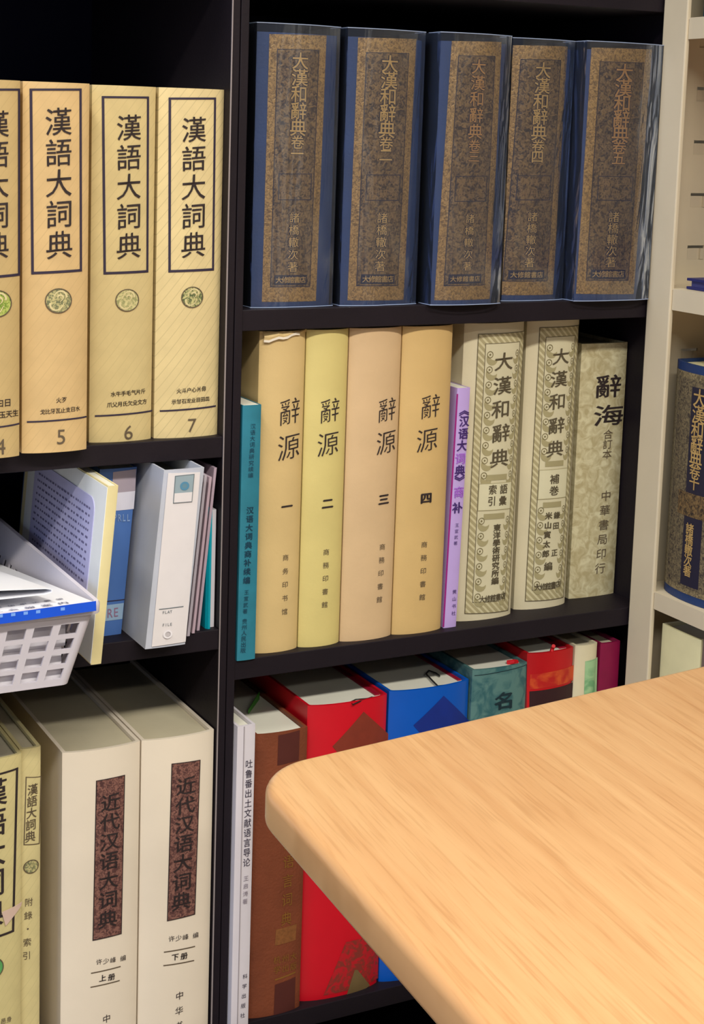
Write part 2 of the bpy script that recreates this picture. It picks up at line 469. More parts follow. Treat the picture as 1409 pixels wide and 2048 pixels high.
CREAM_TINT = mat('seal_cream', (214, 200, 150), 0.6, 0)
framed_volume('cream dictionary volume numbered 4 at the left frame edge', (194, 168, 116), -84, 43, 1.083,
              [(-66, 177), (43, 177), (43, 552), (-66, 560)], (-8, -8), 248, 491, 58, (-6, 607, 26),
              [('斗曰日', -1, 806, 16), ('文斤火斗玉天生', -10, 830, 14)], ((-76, 860), (41, 847)), ('4', 0, 893, 44), GREEN_LIME, CREAM_TINT)
framed_volume('cream dictionary volume numbered 5, set forward of its row', (208, 177, 125), 48, 179, 1.09,
              [(60, 177), (164, 177), (165, 543), (63, 549)], (116, 118), 243, 489, 60, (116, 601, 24.5),
              [('火歹', 122, 799, 11), ('戈比牙瓦止支日水', 120, 820, 10.2)], ((55, 843), (176, 833)), ('5', 121, 873, 42), GREEN_GREY, CREAM_TINT)
framed_volume('cream dictionary volume numbered 6 with a pale green seal', (206, 186, 133), 184, 309, 1.112,
              [(204, 192), (299, 193), (298, 545), (207, 549)], (257, 257), 255, 491, 56, (253.5, 600, 23),
              [('水牛手毛气片斤', 256, 785, 10.2), ('爪父月氏欠殳文方', 254, 806, 10.2)], ((191, 831), (308, 821)), ('6', 256, 864, 40), GREEN_SOFT, CREAM_TINT)
framed_volume('cream dictionary volume numbered 7 beside the dark side panel', (218, 198, 146), 315, 443, 1.112,
              [(338, 195), (433, 195), (429, 541), (337, 545)], (387, 386), 259, 489, 55, (383.5, 594, 22),
              [('火斗户心爿毋', 382, 779, 10), ('示甘石龙业目田皿', 381, 800, 9.6)], ((321, 821), (434, 811)), ('7', 383, 850, 38), GREEN_DEEP, CREAM_TINT)

# ------------------------------------------------------------------ navy volumes in clear sleeves (middle, top shelf)
NAVY = mat('navy_cloth', (26, 52, 98), 0.5, 0.12, 30, 0.2, spec=0.4)
GOLD = blotchy('gold_stamped_print', (52, 42, 40), (132, 106, 70), 330, 0.42, 0.25, 0.36, 0.62, 0.5)
GOLD_EDGE = blotchy('gold_border_print', (110, 86, 54), (172, 138, 84), 420, 0.40, 0.3, 0.36, 0.6, 0.5)
GOLD_PALE = mat('gold_letter_foil', (200, 166, 106), 0.38, 0.08, 200, 0, 0.3)
GOLD_RED = mat('copper_letter_foil', (186, 142, 88), 0.38, 0.08, 200, 0, 0.3)
LABEL_INK = mat('label_navy_ink', (30, 28, 48), 0.5, 0)
def gold_label(b, c, letters, num):
    """c = TL,TR,BR,BL of the stamped label in the photo"""
    def L(a, t):
        top = (c[0][0] * (1 - a) + c[1][0] * a, c[0][1] * (1 - a) + c[1][1] * a); bot = (c[3][0] * (1 - a) + c[2][0] * a, c[3][1] * (1 - a) + c[2][1] * a)
        return (top[0] * (1 - t) + bot[0] * t, top[1] * (1 - t) + bot[1] * t)
    lab = b.quad('gold_label', c, GOLD_EDGE, off=0.0003, nz=3)
    b.quad('label_field', [L(.13, .055), L(.87, .055), L(.87, .945), L(.13, .945)], GOLD, off=0.0005, parent=lab, nz=3)
    W = c[1][0] - c[0][0]
    b.frame('label_rule', [L(.13, .055), L(.87, .055), L(.87, .945), L(.13, .945)], 1.6, LABEL_INK, off=0.0006, parent=lab)
    it = []
    for i, ch in enumerate('大漢和辭典' + '卷' + num):
        t = (0.098, 0.160, 0.222, 0.285, 0.348, 0.402, 0.445)[i]; w = W * (0.30 if i < 5 else 0.24)
        p = L(0.53, t); it.append((ch, p[0], p[1], w, w * 1.06))
    b.text('title_shadow', it, LABEL_INK, bold=0.06, off=0.0007, parent=lab)
    b.text('title_lettering', it, letters, bold=0.012, off=0.001, parent=lab)
    b.frame('cartouche', [L(.22, .52), L(.82, .52), L(.82, .62), L(.22, .62)], 2.0, LABEL_INK, off=0.0006, parent=lab)
    it = []
    for r, st in enumerate(('東洋學', '術研究')):
        for i, ch in enumerate(st):
            p = L(.34 + .18 * i, .545 + .048 * r); it.append((ch, p[0], p[1], W * .15, W * .15))
    b.text('cartouche_lettering', it, mat('dim_gold_foil', (132, 104, 70), 0.45, 0.08, 200), off=0.0008, parent=lab)
    it = []
    for i, ch in enumerate('諸橋轍次著'):
        p = L(0.52, 0.685 + i * 0.046); it.append((ch, p[0], p[1], W * .19, W * .19))
    b.text('author_shadow', it, LABEL_INK, bold=0.08, off=0.0007, parent=lab)
    b.text('author_lettering', it, GOLD_PALE, off=0.001, parent=lab)
    b.quad('imprint_panel', [L(.2, .90), L(.8, .90), L(.8, .937), L(.2, .937)], LABEL_INK, off=0.0006, parent=lab, nz=2)
    it = []
    for i, ch in enumerate('大修館書店'):
        p = L(.28 + i * .11, .918); it.append((ch, p[0], p[1], W * .12, W * .12))
    b.text('imprint_lettering', it, GOLD_PALE, off=0.0009, parent=lab)

def sleeve(b, g, top, flare):
    """clear vinyl cover: a loose thin shell around the book, open at head and foot"""
    N = 18; rows = []
    for k in range(25):
        t = k / 24; z = b.z0 - 0.0 + 0.0006 + (b.h + top) * t; row = []
        pts = []
        a0, a1 = b.x0 - g, b.x1 + g + flare * t
        pts.append((a0, b.Y + b.d * 0.96)); pts.append((a0, b.Y + b.d * 0.5)); pts.append((a0 - 0.0004, b.Y + 0.02))
        for i in range(N + 1):
            a = i / N; x = a0 + (a1 - a0) * a; tt = 2 * a - 1
            y = b.Y + b.sag * 0.8 * abs(tt) ** 2.6 - 0.0022
            nz = noise.noise(Vector((x * 60, z * 16, b.x0 * 9))) * 0.0011 + noise.noise(Vector((x * 160, z * 40, b.x0 * 5))) * 0.0004
            edge = min(1.0, 3 * min(a, 1 - a))
            pts.append((x, y + nz * edge - 0.0006))
        pts.append((a1 + 0.0004, b.Y + 0.02)); pts.append((a1, b.Y + b.d * 0.5)); pts.append((a1, b.Y + b.d * 0.96))
        rows.append([(x, y, z) for x, y in pts])
    mb = MB(); mb.sheet(rows, 0.0003)
    sl = mb.build('plastic_sleeve', clear_plastic(), b.root, smooth=60)
    for k in (0, 24):
        MB().tube([(x, y - 0.0001, z) for x, y, z in rows[k][2:-2]], 0.00035, 5).build('sleeve_rim', mat('vinyl_edge', (150, 165, 195), 0.25, 0, spec=0.6), sl)

navy = [
    ('navy volume in a wrinkled clear sleeve beside the dark panel', 520, 676, 1.114, 0.2185, [(540, 68), (654, 71), (632, 602), (525, 604)], '一', 0.0, GOLD_PALE),
    ('navy volume in a clear sleeve, second from the dark panel', 700, 845, 1.111, 0.2185, [(718, 75), (835, 78), (808, 600), (697, 601)], '二', 0.0, GOLD_PALE),
    ('navy volume in a clear sleeve, middle one standing slightly forward', 884, 1016, 1.098, 0.2185, [(905, 82), (1005, 84), (981, 598), (872, 601)], '三', 0.0, GOLD_RED),
    ('navy volume in a creased clear sleeve, set back right of the middle one', 1027, 1142, 1.113, 0.2185, [(1031, 90), (1138, 93), (1107, 589), (993, 591)], '四', 0.0, GOLD_PALE),
    ('navy volume in a clear sleeve beside the beige steel post', 1172, 1316, 1.098, 0.2185, [(1187, 95), (1306, 99), (1268, 588), (1157, 588)], '五', 0.001, GOLD_RED),
]
prev = 0.502
for lab, u0, u1, Y, hh, c, num, flare, ltr in navy:
    x0 = at(u0, 320, 'y', Y)[0] - 0.003; x1 = at(u1, 320, 'y', Y)[0] - 0.001
    x0 = max(x0, prev + 0.0035)
    b = Spine('dictionary_volume', lab, x0, x1, Y, ZR1, hh - 0.006, NAVY, PAGES, 0.19, 0.006, group='navy volumes in clear sleeves')
    gold_label(b, c, ltr, num)
    sleeve(b, 0.0012, 0.006, flare)
    prev = x1 + flare * 0.6

# ------------------------------------------------------------------ middle shelf
def tan_volume(label, col, u0, u1, d1, d2, num, npos, pub, p0, p1, torn=False):
    Y = 1.112
    x0 = at(u0, 985, 'y', Y)[0]; x1 = at(u1, 985, 'y', Y)[0]
    b = Spine('dictionary_volume', label, x0 + 0.0003, x1 - 0.0003, Y, ZR2, 0.2625, mat('tan_jacket_%d%d%d' % col, col, 0.5, 0.05, 22, 0.15), PAGES, 0.19, 0.0055,
              group='tan dictionary volumes')
    (ua, va, wa), (ub, vb, wb_) = d1, d2
    b.text('title_lettering', [('辭', ua, va, wa, wa * 1.18), ('源', ub, vb, wb_, wb_ * 1.1)], INK, bold=-0.006, skew=0.11, wob=0.018)
    b.text('volume_number', [(num, npos[0], npos[1], 24, 23)], INK, bold=0.045, skew=0.03)
    b.column('publisher_lettering', pub, p0, p1, 13, INK_SOFT, bold=0)
    return b
b = tan_volume('tan dictionary volume with a torn jacket top, numbered 一', (212, 184, 128), 517, 609, (579, 822, 47), (577, 893, 50), '一', (573, 1012), '商务印书馆', (570, 1114), (568, 1222))
# torn jacket head: a curled flap of paper with a ragged white edge
g = []
for i in range(11):
    t = i / 10; u = 528 + 88 * t
    z1 = b.z0 + b.h - 0.0002 + 0.0006 * math.sin(i * 2.3) - (0.0012 if i % 3 == 1 else 0)
    z0_ = b.z0 + b.h - 0.0075 * (1 - t) ** 0.8 - 0.0008 * math.sin(i * 1.7)
    x = b.m(u, 665)[0]
    g.append([(x, b.fy(x) - 0.0008, z1), (x, b.fy(x) - 0.0030 * (1 - t) - 0.001, (z0_ + z1) / 2), (x, b.fy(x) - 0.0022 * (1 - t) - 0.0008, z0_)])
MB().sheet(g, 0.0003).build('torn_flap', mat('tan_jacket_212184128', (212, 184, 128)), b.root)
g = [[(p[2][0], p[2][1] - 0.0002, p[2][2] - 0.0007), (p[2][0], p[2][1] - 0.0003, p[2][2] + 0.0012 + 0.0006 * math.sin(k * 3.1))] for k, p in enumerate(g[:9])]
MB().sheet(g, 0.0002).build('torn_edge', mat('torn_paper_white', (236, 226, 206), 0.8, 0), b.root)
tan_volume('yellowish tan dictionary volume numbered 二', (213, 196, 126), 610, 694, (659, 820, 43), (655, 887, 46), '二', (654, 1006), '商務印書館', (651, 1103), (648, 1208))
tan_volume('pinkish tan dictionary volume numbered 三', (211, 180, 138), 695, 799, (774, 819, 42), (772, 884, 45), '三', (767, 998), '商務印書館', (764, 1093), (758, 1198))
tan_volume('deeper tan dictionary volume numbered 四 beside the lilac paperback', (208, 175, 116), 800, 900, (860, 812, 42), (853, 879, 45), '四', (851, 995), '商務印書館', (847, 1088), (843, 1193))

# thin teal paperback
Y = 1.1035
x0 = at(475, 1320, 'y', Y)[0]; x1 = at(511, 1316, 'y', Y)[0]
b = Spine('paperback', 'thin teal paperback with dark lettering beside the torn tan volume', x0, x1, Y, ZR2, 0.2065, mat('teal_card', (44, 122, 142), 0.5, 0.10, 60), PAGES, 0.145, 0.0008, 0.0008, over=0.0003,
          lean=at(487, 812, 'y', Y)[0] - x0)
TEAL_INK = mat('dark_teal_ink', (24, 62, 84), 0.6, 0)
b.column('title_lettering', '汉语大词典研究续编', (506, 852), (501, 950), 11, TEAL_INK)
b.column('subtitle_lettering', '汉语大词典商补续编', (500, 1020), (493, 1160), 15, TEAL_INK, bold=0.02)
b.column('author_lettering', '王宣武著', (493, 1184), (490, 1222), 10, TEAL_INK)
b.column('publisher_lettering', '贵州人民出版', (489, 1242), (486, 1300), 11, TEAL_INK)

# thin lilac paperback
Y = 1.1155
x0 = at(888, 1255, 'y', Y)[0]; x1 = at(913, 1253, 'y', Y)[0]
b = Spine('paperback', 'thin lilac paperback with dark violet title', x0, x1, Y, ZR2, 0.2085, mat('lilac_card', (190, 164, 222), 0.45, 0.04, 40), PAGES, 0.145, 0.0006, 0.0008, over=0.0003,
          lean=at(916, 785, 'y', Y)[0] - x0)
VIO = mat('violet_ink', (70, 44, 112), 0.55, 0); VIO2 = mat('magenta_violet_ink', (166, 104, 206), 0.55, 0)
tt = [('《', 929, 820), ('汉', 929, 842), ('语', 927, 867), ('大', 924, 891), ('词', 921, 917), ('典', 920, 941), ('》', 919, 962), ('商', 918, 984), ('补', 915, 1015)]
for nm, cs, mt in (('title_lettering', '《汉语大典》补', VIO), ('title_accent', '词商', VIO2)):
    it = []
    for ch, u, v in tt:
        if ch in cs:
            it.append(('︽' if ch == '《' else '︾' if ch == '》' else ch, u, v, 21, 23))
    b.text(nm, it, mt, bold=0.03)
b.column('author_lettering', '王宣武著', (914, 1050), (911, 1086), 8, VIO)
b.column('publisher_lettering', '黄山书社', (909, 1183), (907, 1226), 9, VIO)
b.quad('fore_strip', [(914, 788), (917, 788), (889, 1254), (886, 1254)], mat('magenta_edge', (150, 30, 120), 0.5, 0), off=0.0003, nx=2)

# two pale volumes with scroll borders
PALE = mat('pale_grey_jacket', (214, 204, 172), 0.5, 0.04, 30, 0.1)
BORDER = striped('woven_border_print', (172, 161, 122), (206, 197, 158), 75, (0, math.radians(45), 0), 0.6)
FIELD = mat('pale_field', (212, 204, 170), 0.5, 0.05, 30)
OLIVE = mat('olive_scroll_ink', (166, 156, 116), 0.6, 0.05)
OLIVE_D = mat('dark_olive_ink', (92, 82, 62), 0.6, 0)
def scroll_volume(label, u0, u1, Y, h, c, cells, title, tw):
    z = ZR2
    x0 = at(u0, 940, 'y', Y)[0]; x1 = at(u1, 940, 'y', Y)[0]
    b = Spine('dictionary_volume', label, x0, x1, Y, z, h, PALE, PAGES, 0.19, 0.007, group='pale volumes with scroll borders')
    def L(a, t):
        top = (c[0][0] * (1 - a) + c[1][0] * a, c[0][1] * (1 - a) + c[1][1] * a); bot = (c[3][0] * (1 - a) + c[2][0] * a, c[3][1] * (1 - a) + c[2][1] * a)
        return (top[0] * (1 - t) + bot[0] * t, top[1] * (1 - t) + bot[1] * t)
    bd = b.quad('border_print', c, BORDER, off=0.0003)
    b.frame('border_rule', c, 1.6, OLIVE_D, off=0.0005, parent=bd)
    inn = [L(.14, .035), L(.88, .035), L(.88, .96), L(.14, .96)]
    b.quad('field_print', inn, FIELD, off=0.0004, parent=bd)
    b.frame('field_rule', inn, 1.4, OLIVE_D, off=0.0006, parent=bd)
    # scroll motifs: an eye ring with a dot and a hooked tail, down both sides
    ring = MB(); tail = MB()
    for k in range(17):
        t = 0.075 + k * 0.054
        if cells[0] - 0.02 < t < cells[1] + 0.02: continue
        for a, s in ((0.24, 1), (0.82, -1)):
            x, zz = b.m(*L(a, t)); sx = s * (1.0 if s > 0 else 0.6)
            for r0, r1 in ((0.0024, 0.0031), (0.0001, 0.0009)):
                g = []
                for i in range(15):
                    q = 2 * math.pi * i / 14
                    g.append([b.put(None, x + math.cos(q) * r * abs(sx), zz + math.sin(q) * r, 0.0007) for r in (r0, r1)])
                ring.sheet(g)
            g = []
            for i in range(12):
                q = i / 11; ang = math.pi * (0.95 + 0.95 * q); rr = 0.0066
                px, pz = x + sx * (0.003 + math.cos(ang) * rr * 0.75), zz - 0.0018 + math.sin(ang) * rr * 0.8
                wd = 0.0025 * math.sin(math.pi * min(1, q * 0.9 + 0.1))
                g.append([b.put(None, px + sx * wd * math.cos(ang), pz + wd * math.sin(ang), 0.0006) for wd in (-wd, wd)])
            tail.sheet(g)
    ring.build('scroll_eyes', mat('mid_olive_ink', (124, 114, 80), 0.6, 0), bd, kind='stuff'); tail.build('scroll_tails', OLIVE, bd, kind='stuff')
    box = [L(.15, cells[0]), L(.87, cells[0]), L(.87, cells[1]), L(.15, cells[1])]
    b.quad('title_panel', box, mat('panel_cream', (216, 210, 176), 0.5, 0.03), off=0.0007, parent=bd, nz=2)
    b.frame('panel_rule', box, 1.2, OLIVE, off=0.0009, parent=bd)
    for t in (cells[0] - 0.03, cells[1] + 0.012):
        b.quad('cloud_band', [L(.28, t), L(.74, t), L(.74, t + .02), L(.28, t + .02)], OLIVE, off=0.0007, parent=bd, nz=1)
    b.text('title_lettering', [(ch, u, v, tw, tw * 0.94) for ch, u, v in title], OLIVE_D, bold=0.012, skew=0.06, wob=0.010, off=0.001)
    return b
b = scroll_volume('pale scroll-bordered volume behind the lilac paperback', 926, 1044, 1.1235, 0.2615, [(957, 668), (1056, 663), (1020, 1222), (930, 1228)], (.535, .632),
                  [('大', 1006, 722), ('漢', 1003, 770), ('和', 1000, 817), ('辭', 1000, 865), ('典', 997, 915)], 40)
b.text('subtitle_lettering', [('語', 1006, 977, 17, 20), ('彙', 1004, 1000, 17, 20), ('索', 983, 978, 17, 20), ('引', 981, 1001, 17, 20)], OLIVE_D, bold=0.02, off=0.001)
b.column('editor_lettering', '東洋學術研究所編', (992, 1054), (988, 1160), 16, OLIVE_D, h=15, bold=0.03, off=0.001)
b.text('imprint_lettering', [(ch, 962 + i * 11, 1197 - i * 1.5, 12, 14) for i, ch in enumerate('大修館書店')], OLIVE_D, bold=0.02, off=0.001)
b = scroll_volume('pale scroll-bordered volume next to the mottled one', 1050, 1153, 1.1325, 0.2635, [(1080, 655), (1164, 651), (1131, 1196), (1051, 1203)], (.52, .628),
                  [('大', 1120, 712), ('漢', 1116, 757), ('和', 1113, 802), ('辭', 1111, 850), ('典', 1108, 896)], 36)
b.column('subtitle_lettering', '補巻', (1107, 957), (1106, 980), 20, OLIVE_D, bold=0.02, off=0.001)
b.column('author_lettering', '米山寅太郎', (1095, 1030), (1089, 1106), 15, OLIVE_D, bold=0.03, off=0.001)
b.text('second_author_lettering', [('鎌', 1112, 1029, 14, 15), ('田', 1110, 1050, 14, 15), ('正', 1107, 1104, 14, 15)], OLIVE_D, bold=0.02, off=0.001)
b.text('editor_mark', [('編', 1094, 1131, 18, 18)], OLIVE_D, bold=0.02, off=0.001)
b.text('imprint_lettering', [(ch, 1073 + i * 10.5, 1173 - i * 1.5, 12, 14) for i, ch in enumerate('大修館書店')], OLIVE_D, bold=0.02, off=0.001)

# mottled single volume
Y = 1.146
x0 = at(1154, 940, 'y', Y)[0]; x1 = at(1252, 940, 'y', Y)[0]
b = Spine('dictionary_volume', 'mottled grey-cream volume at the right end of the middle shelf', x0, min(x1, 0.9065), Y, ZR2, 0.2365, blotchy('mottled_paper', (182, 169, 128), (216, 208, 170), 110, 0.6, 0, 0.38, 0.66), PAGES_D, 0.18, 0.002)
b.text('title_lettering', [('辭', 1217, 772, 56, 48), ('海', 1218, 830, 64, 44)], INK, bold=0.012, wob=0.012)
b.column('edition_lettering', '合訂本', (1216, 868), (1214, 908), 20, INK_SOFT)
b.column('publisher_lettering', '中華書局印行', (1212, 991), (1200, 1136), 22, INK_SOFT)

# ------------------------------------------------------------------ lowest shelf, middle bookcase
# thin white book
Y = 1.098
x0 = at(469, 1600, 'y', Y)[0]; x1 = at(508, 1600, 'y', Y)[0]
WHITE_C = mat('cool_white_card', (216, 210, 216), 0.45, 0.03, 40)
b = Spine('hardback_book', 'thin white hardback with a vertical black title by the dark panel', max(x0, 0.5015), x1, Y, Z3, 0.2625, WHITE_C, PAGES, 0.17, 0.0006, 0.0022)
MB().box(max(x0, 0.5015) + 0.0052, max(x0, 0.5015) + 0.0060, Y - 0.0003, Y + 0.001, Z3 + 0.001, Z3 + 0.2620).build('joint_groove', mat('groove_grey', (160, 152, 156), 0.6, 0), b.root)
b.column('title_lettering', '吐鲁番出土文献语言导论', (498, 1527), (493, 1724), 15.5, INK_BLUE, h=18)
b.column('author_lettering', '王启涛著', (492, 1756), (490, 1802), 11, mat('grey_ink', (150, 140, 150), 0.6, 0))
b.column('publisher_lettering', '科学出版社', (490, 1952), (485, 2030), 10, INK_BLUE)

def lower(name, label, u0, u1, v, Y, h, cover, pages=PAGES, sag=0.006, d=0.18, th=0.0025, group=None, over=0.003):
    x0 = at(u0, v, 'y', Y)[0]; x1 = at(u1, v, 'y', Y)[0]
    return Spine(name, label, x0 + 0.0004, x1 - 0.0004, Y, Z3, h, cover, pages, d, sag, th, over=over, group=group)
BROWN = mat('brown_cloth', (122, 64, 40), 0.55, 0.12, 40, 0.4)
b = lower('hardback_book', 'brown cloth hardback with gold lettering beside the thin white book', 514, 620, 1480, 1.108, 0.2475, BROWN, sag=0.004)
BR_D = mat('dark_brown_stamp', (84, 40, 34), 0.5, 0.05)
GOLDT = mat('gold_foil', (158, 112, 52), 0.4, 0.1, 200, 0, 0.4)
b.quad('head_stamp', [(556, 1470), (600, 1460), (598, 1520), (554, 1530)], BR_D)
b.quad('foot_stamp', [(549, 1968), (592, 1954), (590, 2030), (546, 2042)], BR_D)
b.column('title_lettering', '敦煌文献语言词典', (582, 1570), (572, 1836), 23, GOLDT, h=28)
b.text('imprint_lettering', [(ch, 553 + (i % 3) * 17, 1918 + (i // 3) * 20 - (i % 3) * 3, 15, 16) for i, ch in enumerate('杭州大学出版')], GOLDT)
b.quad('emblem_panel', [(551, 1858), (594, 1848), (592, 1880), (549, 1890)], mat('dull_gold_stamp', (132, 84, 46), 0.5, 0.2, 300))
b.quad('foot_rule', [(549, 1957), (592, 1943), (592, 1946), (549, 1960)], GOLDT, nz=1)
# green marker sticking out of the pages
zt = b.z0 + b.h - b.over
p0 = at(497, 1428, 'z', zt); p1 = at(530, 1408, 'z', zt)
MB().add([(p0[0], p0[1], zt - 0.02), (p1[0], p1[1] + 0.012, zt - 0.02), (p1[0], p1[1] + 0.012, zt + 0.007), (p0[0], p0[1], zt + 0.004),
          (p0[0] + 0.0005, p0[1], zt - 0.02), (p1[0] + 0.0005, p1[1] + 0.012, zt - 0.02), (p1[0] + 0.0005, p1[1] + 0.012, zt + 0.007), (p0[0] + 0.0005, p0[1], zt + 0.004)],
         [(0, 1, 2, 3), (7, 6, 5, 4), (0, 4, 5, 1), (1, 5, 6, 2), (2, 6, 7, 3), (3, 7, 4, 0)]).build('green_marker', mat('green_film', (60, 150, 40), 0.4, 0.05), b.root)

RED = mat('red_jacket', (204, 14, 34), 0.38, 0.05, 20, spec=0.45)
b = lower('hardback_book', 'thick red jacketed hardback with a brown diamond', 622, 782, 1430, 1.112, 0.2625, RED, sag=0.007)
RBROWN = mat('red_brown_print', (128, 52, 36), 0.5, 0.08, 100)
b.quad('diamond_print', [(726, 1422), (790, 1478), (728, 1566), (664, 1492)], RBROWN, nx=8)
b.quad('foot_print', [(690, 1882), (764, 1868), (762, 1962), (646, 1990)], blotchy('red_brown_lace', (186, 24, 36), (132, 50, 40), 160), off=0.0003)
b.quad('foot_motif', [(708, 1938), (714, 1938), (742, 1972), (688, 1998)], mat('olive_print', (112, 92, 58), 0.5, 0.1), off=0.0005)
def ribbon(b, pts, material, r=0.0008, name='ribbon_bookmark'):
    zt = b.z0 + b.h - b.over + 0.0012
    MB().tube([tuple(at(u, v, 'z', zt + dz)) for u, v, dz in pts], r, 6).build(name, material, b.root, smooth=60)
BLACK = mat('black_cord', (36, 36, 36), 0.5, 0)
ribbon(b, [(756, 1393, .0), (735, 1397, .0005), (712, 1399, .001), (702, 1404, .001), (706, 1409, .001), (722, 1402, .0015), (745, 1394, .001)], BLACK, 0.0006)
def flap(b, material, wd=0.008, y0=0.004, y1=0.12):
    x1 = b.x1 - b.th - 0.0006
    zt = b.z0 + b.h - b.over
    MB().box(x1 - wd, x1 - 0.0005, b.Y + b.sag + b.th + y0, b.Y + y1, zt - 0.004, zt + 0.0012).build('endpaper', material, b.root)
CRIM = mat('crimson_endpaper', (150, 14, 44), 0.5, 0)
flap(b, CRIM, 0.005)

BLUE = mat('blue_jacket', (0, 84, 184), 0.38, 0.05, 20, spec=0.45)
b = lower('hardback_book', 'thick blue jacketed hardback with a navy diamond', 786, 946, 1395, 1.112, 0.2645, BLUE, sag=0.007)
b.quad('diamond_print', [(886, 1390), (946, 1446), (888, 1520), (826, 1450)], mat('navy_print', (20, 44, 128), 0.5, 0.08), nx=8)
ribbon(b, [(888, 1371, 0), (876, 1372, .0008), (866, 1362, .001), (853, 1348, .001), (858, 1341, .001), (872, 1346, .001), (880, 1352, .0005)], BLACK, 0.0008)
flap(b, CRIM, 0.004)
GTEAL = blotchy('grey_teal_jacket', (52, 96, 100), (86, 124, 120), 60, 0.45)
b = lower('hardback_book', 'grey-teal jacketed hardback with dark brush lettering', 950, 1060, 1340, 1.112, 0.2735, GTEAL, sag=0.004)
b.text('title_lettering', [('名', 1008, 1400, 42, 36)], mat('deep_teal_ink', (24, 46, 54), 0.5, 0), bold=0.03, wob=0.02)
b.frame('jacket_rule', [(952, 1352), (1058, 1330), (1056, 1460), (950, 1480)], 2, mat('deep_teal_ink', (24, 46, 54)), sides='tr')
ribbon(b, [(1016, 1325, 0), (1028, 1323, .002), (1034, 1324, 0)], mat('red_tab', (206, 24, 34), 0.4, 0), 0.0022, 'red_tab')
b = lower('hardback_book', 'red jacketed hardback with an orange-red band near the steel post', 1061, 1154, 1310, 1.112, 0.2810, mat('scarlet_jacket', (186, 20, 28), 0.38, 0.12, 25), sag=0.005)
b.quad('dark_band', [(1062, 1384), (1154, 1366), (1152, 1480), (1060, 1500)], mat('dark_band_print', (52, 26, 30), 0.5, 0.1))
b.quad('orange_band', [(1064, 1350), (1154, 1332), (1154, 1362), (1062, 1380)], blotchy('orange_red_print', (180, 28, 26), (204, 80, 36), 50), off=0.0002)
ribbon(b, [(1103, 1306, 0), (1106, 1296, .004), (1108, 1292, .007)], mat('red_tab', (206, 24, 34)), 0.0018, 'red_tab')
flap(b, CRIM, 0.007)
CRM = mat('cream_jacket', (216, 206, 172), 0.5, 0.03)
b = lower('hardback_book', 'slim cream book with a pale green panel by the steel post', 1155, 1200, 1300, 1.112, 0.2825, CRM, PAGES_D, sag=0.0035)
b.quad('green_panel', [(1170, 1322), (1199, 1316), (1196, 1420), (1166, 1430)], blotchy('pale_green_print', (112, 168, 120), (160, 200, 150), 60))
b = lower('hardback_book', 'slim maroon book at the right end of the lowest shelf', 1203, 1243, 1300, 1.112, 0.2815, mat('maroon_cloth', (126, 16, 60), 0.5, 0.1, 60), PAGES_D, sag=0.0015)

# ------------------------------------------------------------------ lowest shelf, left bookcase
LEMON = diag('jacket_lemon', (210, 196, 140))
x1 = at(46, 1700, 'y', 1.099)[0]
b = Spine('dictionary_volume', 'cream framed dictionary volume on the lowest shelf at the frame edge', x1 - 0.052, x1, 1.099, Z3, 0.266, LEMON, PAGES_D, 0.195, 0.005, group='cream framed dictionary volumes')
b.frame('title_frame', [(-70, 1560), (38, 1536), (29, 1864), (-76, 1894)], 5.2, INK)
b.column('title_lettering', '漢語大詞典', (-14, 1585), (-20, 1826), 58, INK, bold=0.012, skew=0.07, wob=0.012)
seal(b, -20, 1936, 25, mat('seal_bright_green', (90, 160, 90), 0.5, 0.2, 300), CREAM_TINT)
b.text('radical_list', [(ch, -30 + i * 12, 2048 - i * 2.5, 12, 12) for i, ch in enumerate('見里足邑身')], INK_SOFT)
b.quad('tape_scrap', [(2, 1822), (46, 1806), (44, 1814), (10, 1850)], mat('old_tape', (214, 186, 170), 0.35, 0.05), off=0.0012, th=0.0002)
Y = 1.110
xa = x1 + 0.0008; xb = at(82, 1700, 'y', Y)[0]
b = Spine('index_volume', 'slim cream index volume with a small framed title', xa, xb, Y, Z3, 0.266, diag('jacket_pale_lemon', (214, 200, 146)), PAGES_D, 0.195, 0.002)
b.frame('title_frame', [(51, 1553), (84, 1553), (80, 1688), (47, 1690)], 2.0, INK_SOFT)
b.column('title_lettering', '漢語大詞典', (65, 1578), (60, 1672), 22, INK_SOFT, h=23, bold=0.01, skew=0.06)
b.disc('seal', 62, 1732, 15, GREEN_GREY); b.disc('seal_ring', 62, 1732, 15, INK_SOFT, r_in=13, off=0.0007)
b.column('subtitle_lettering', '附錄・索引', (57, 1803), (53, 1910), 17, INK_SOFT)

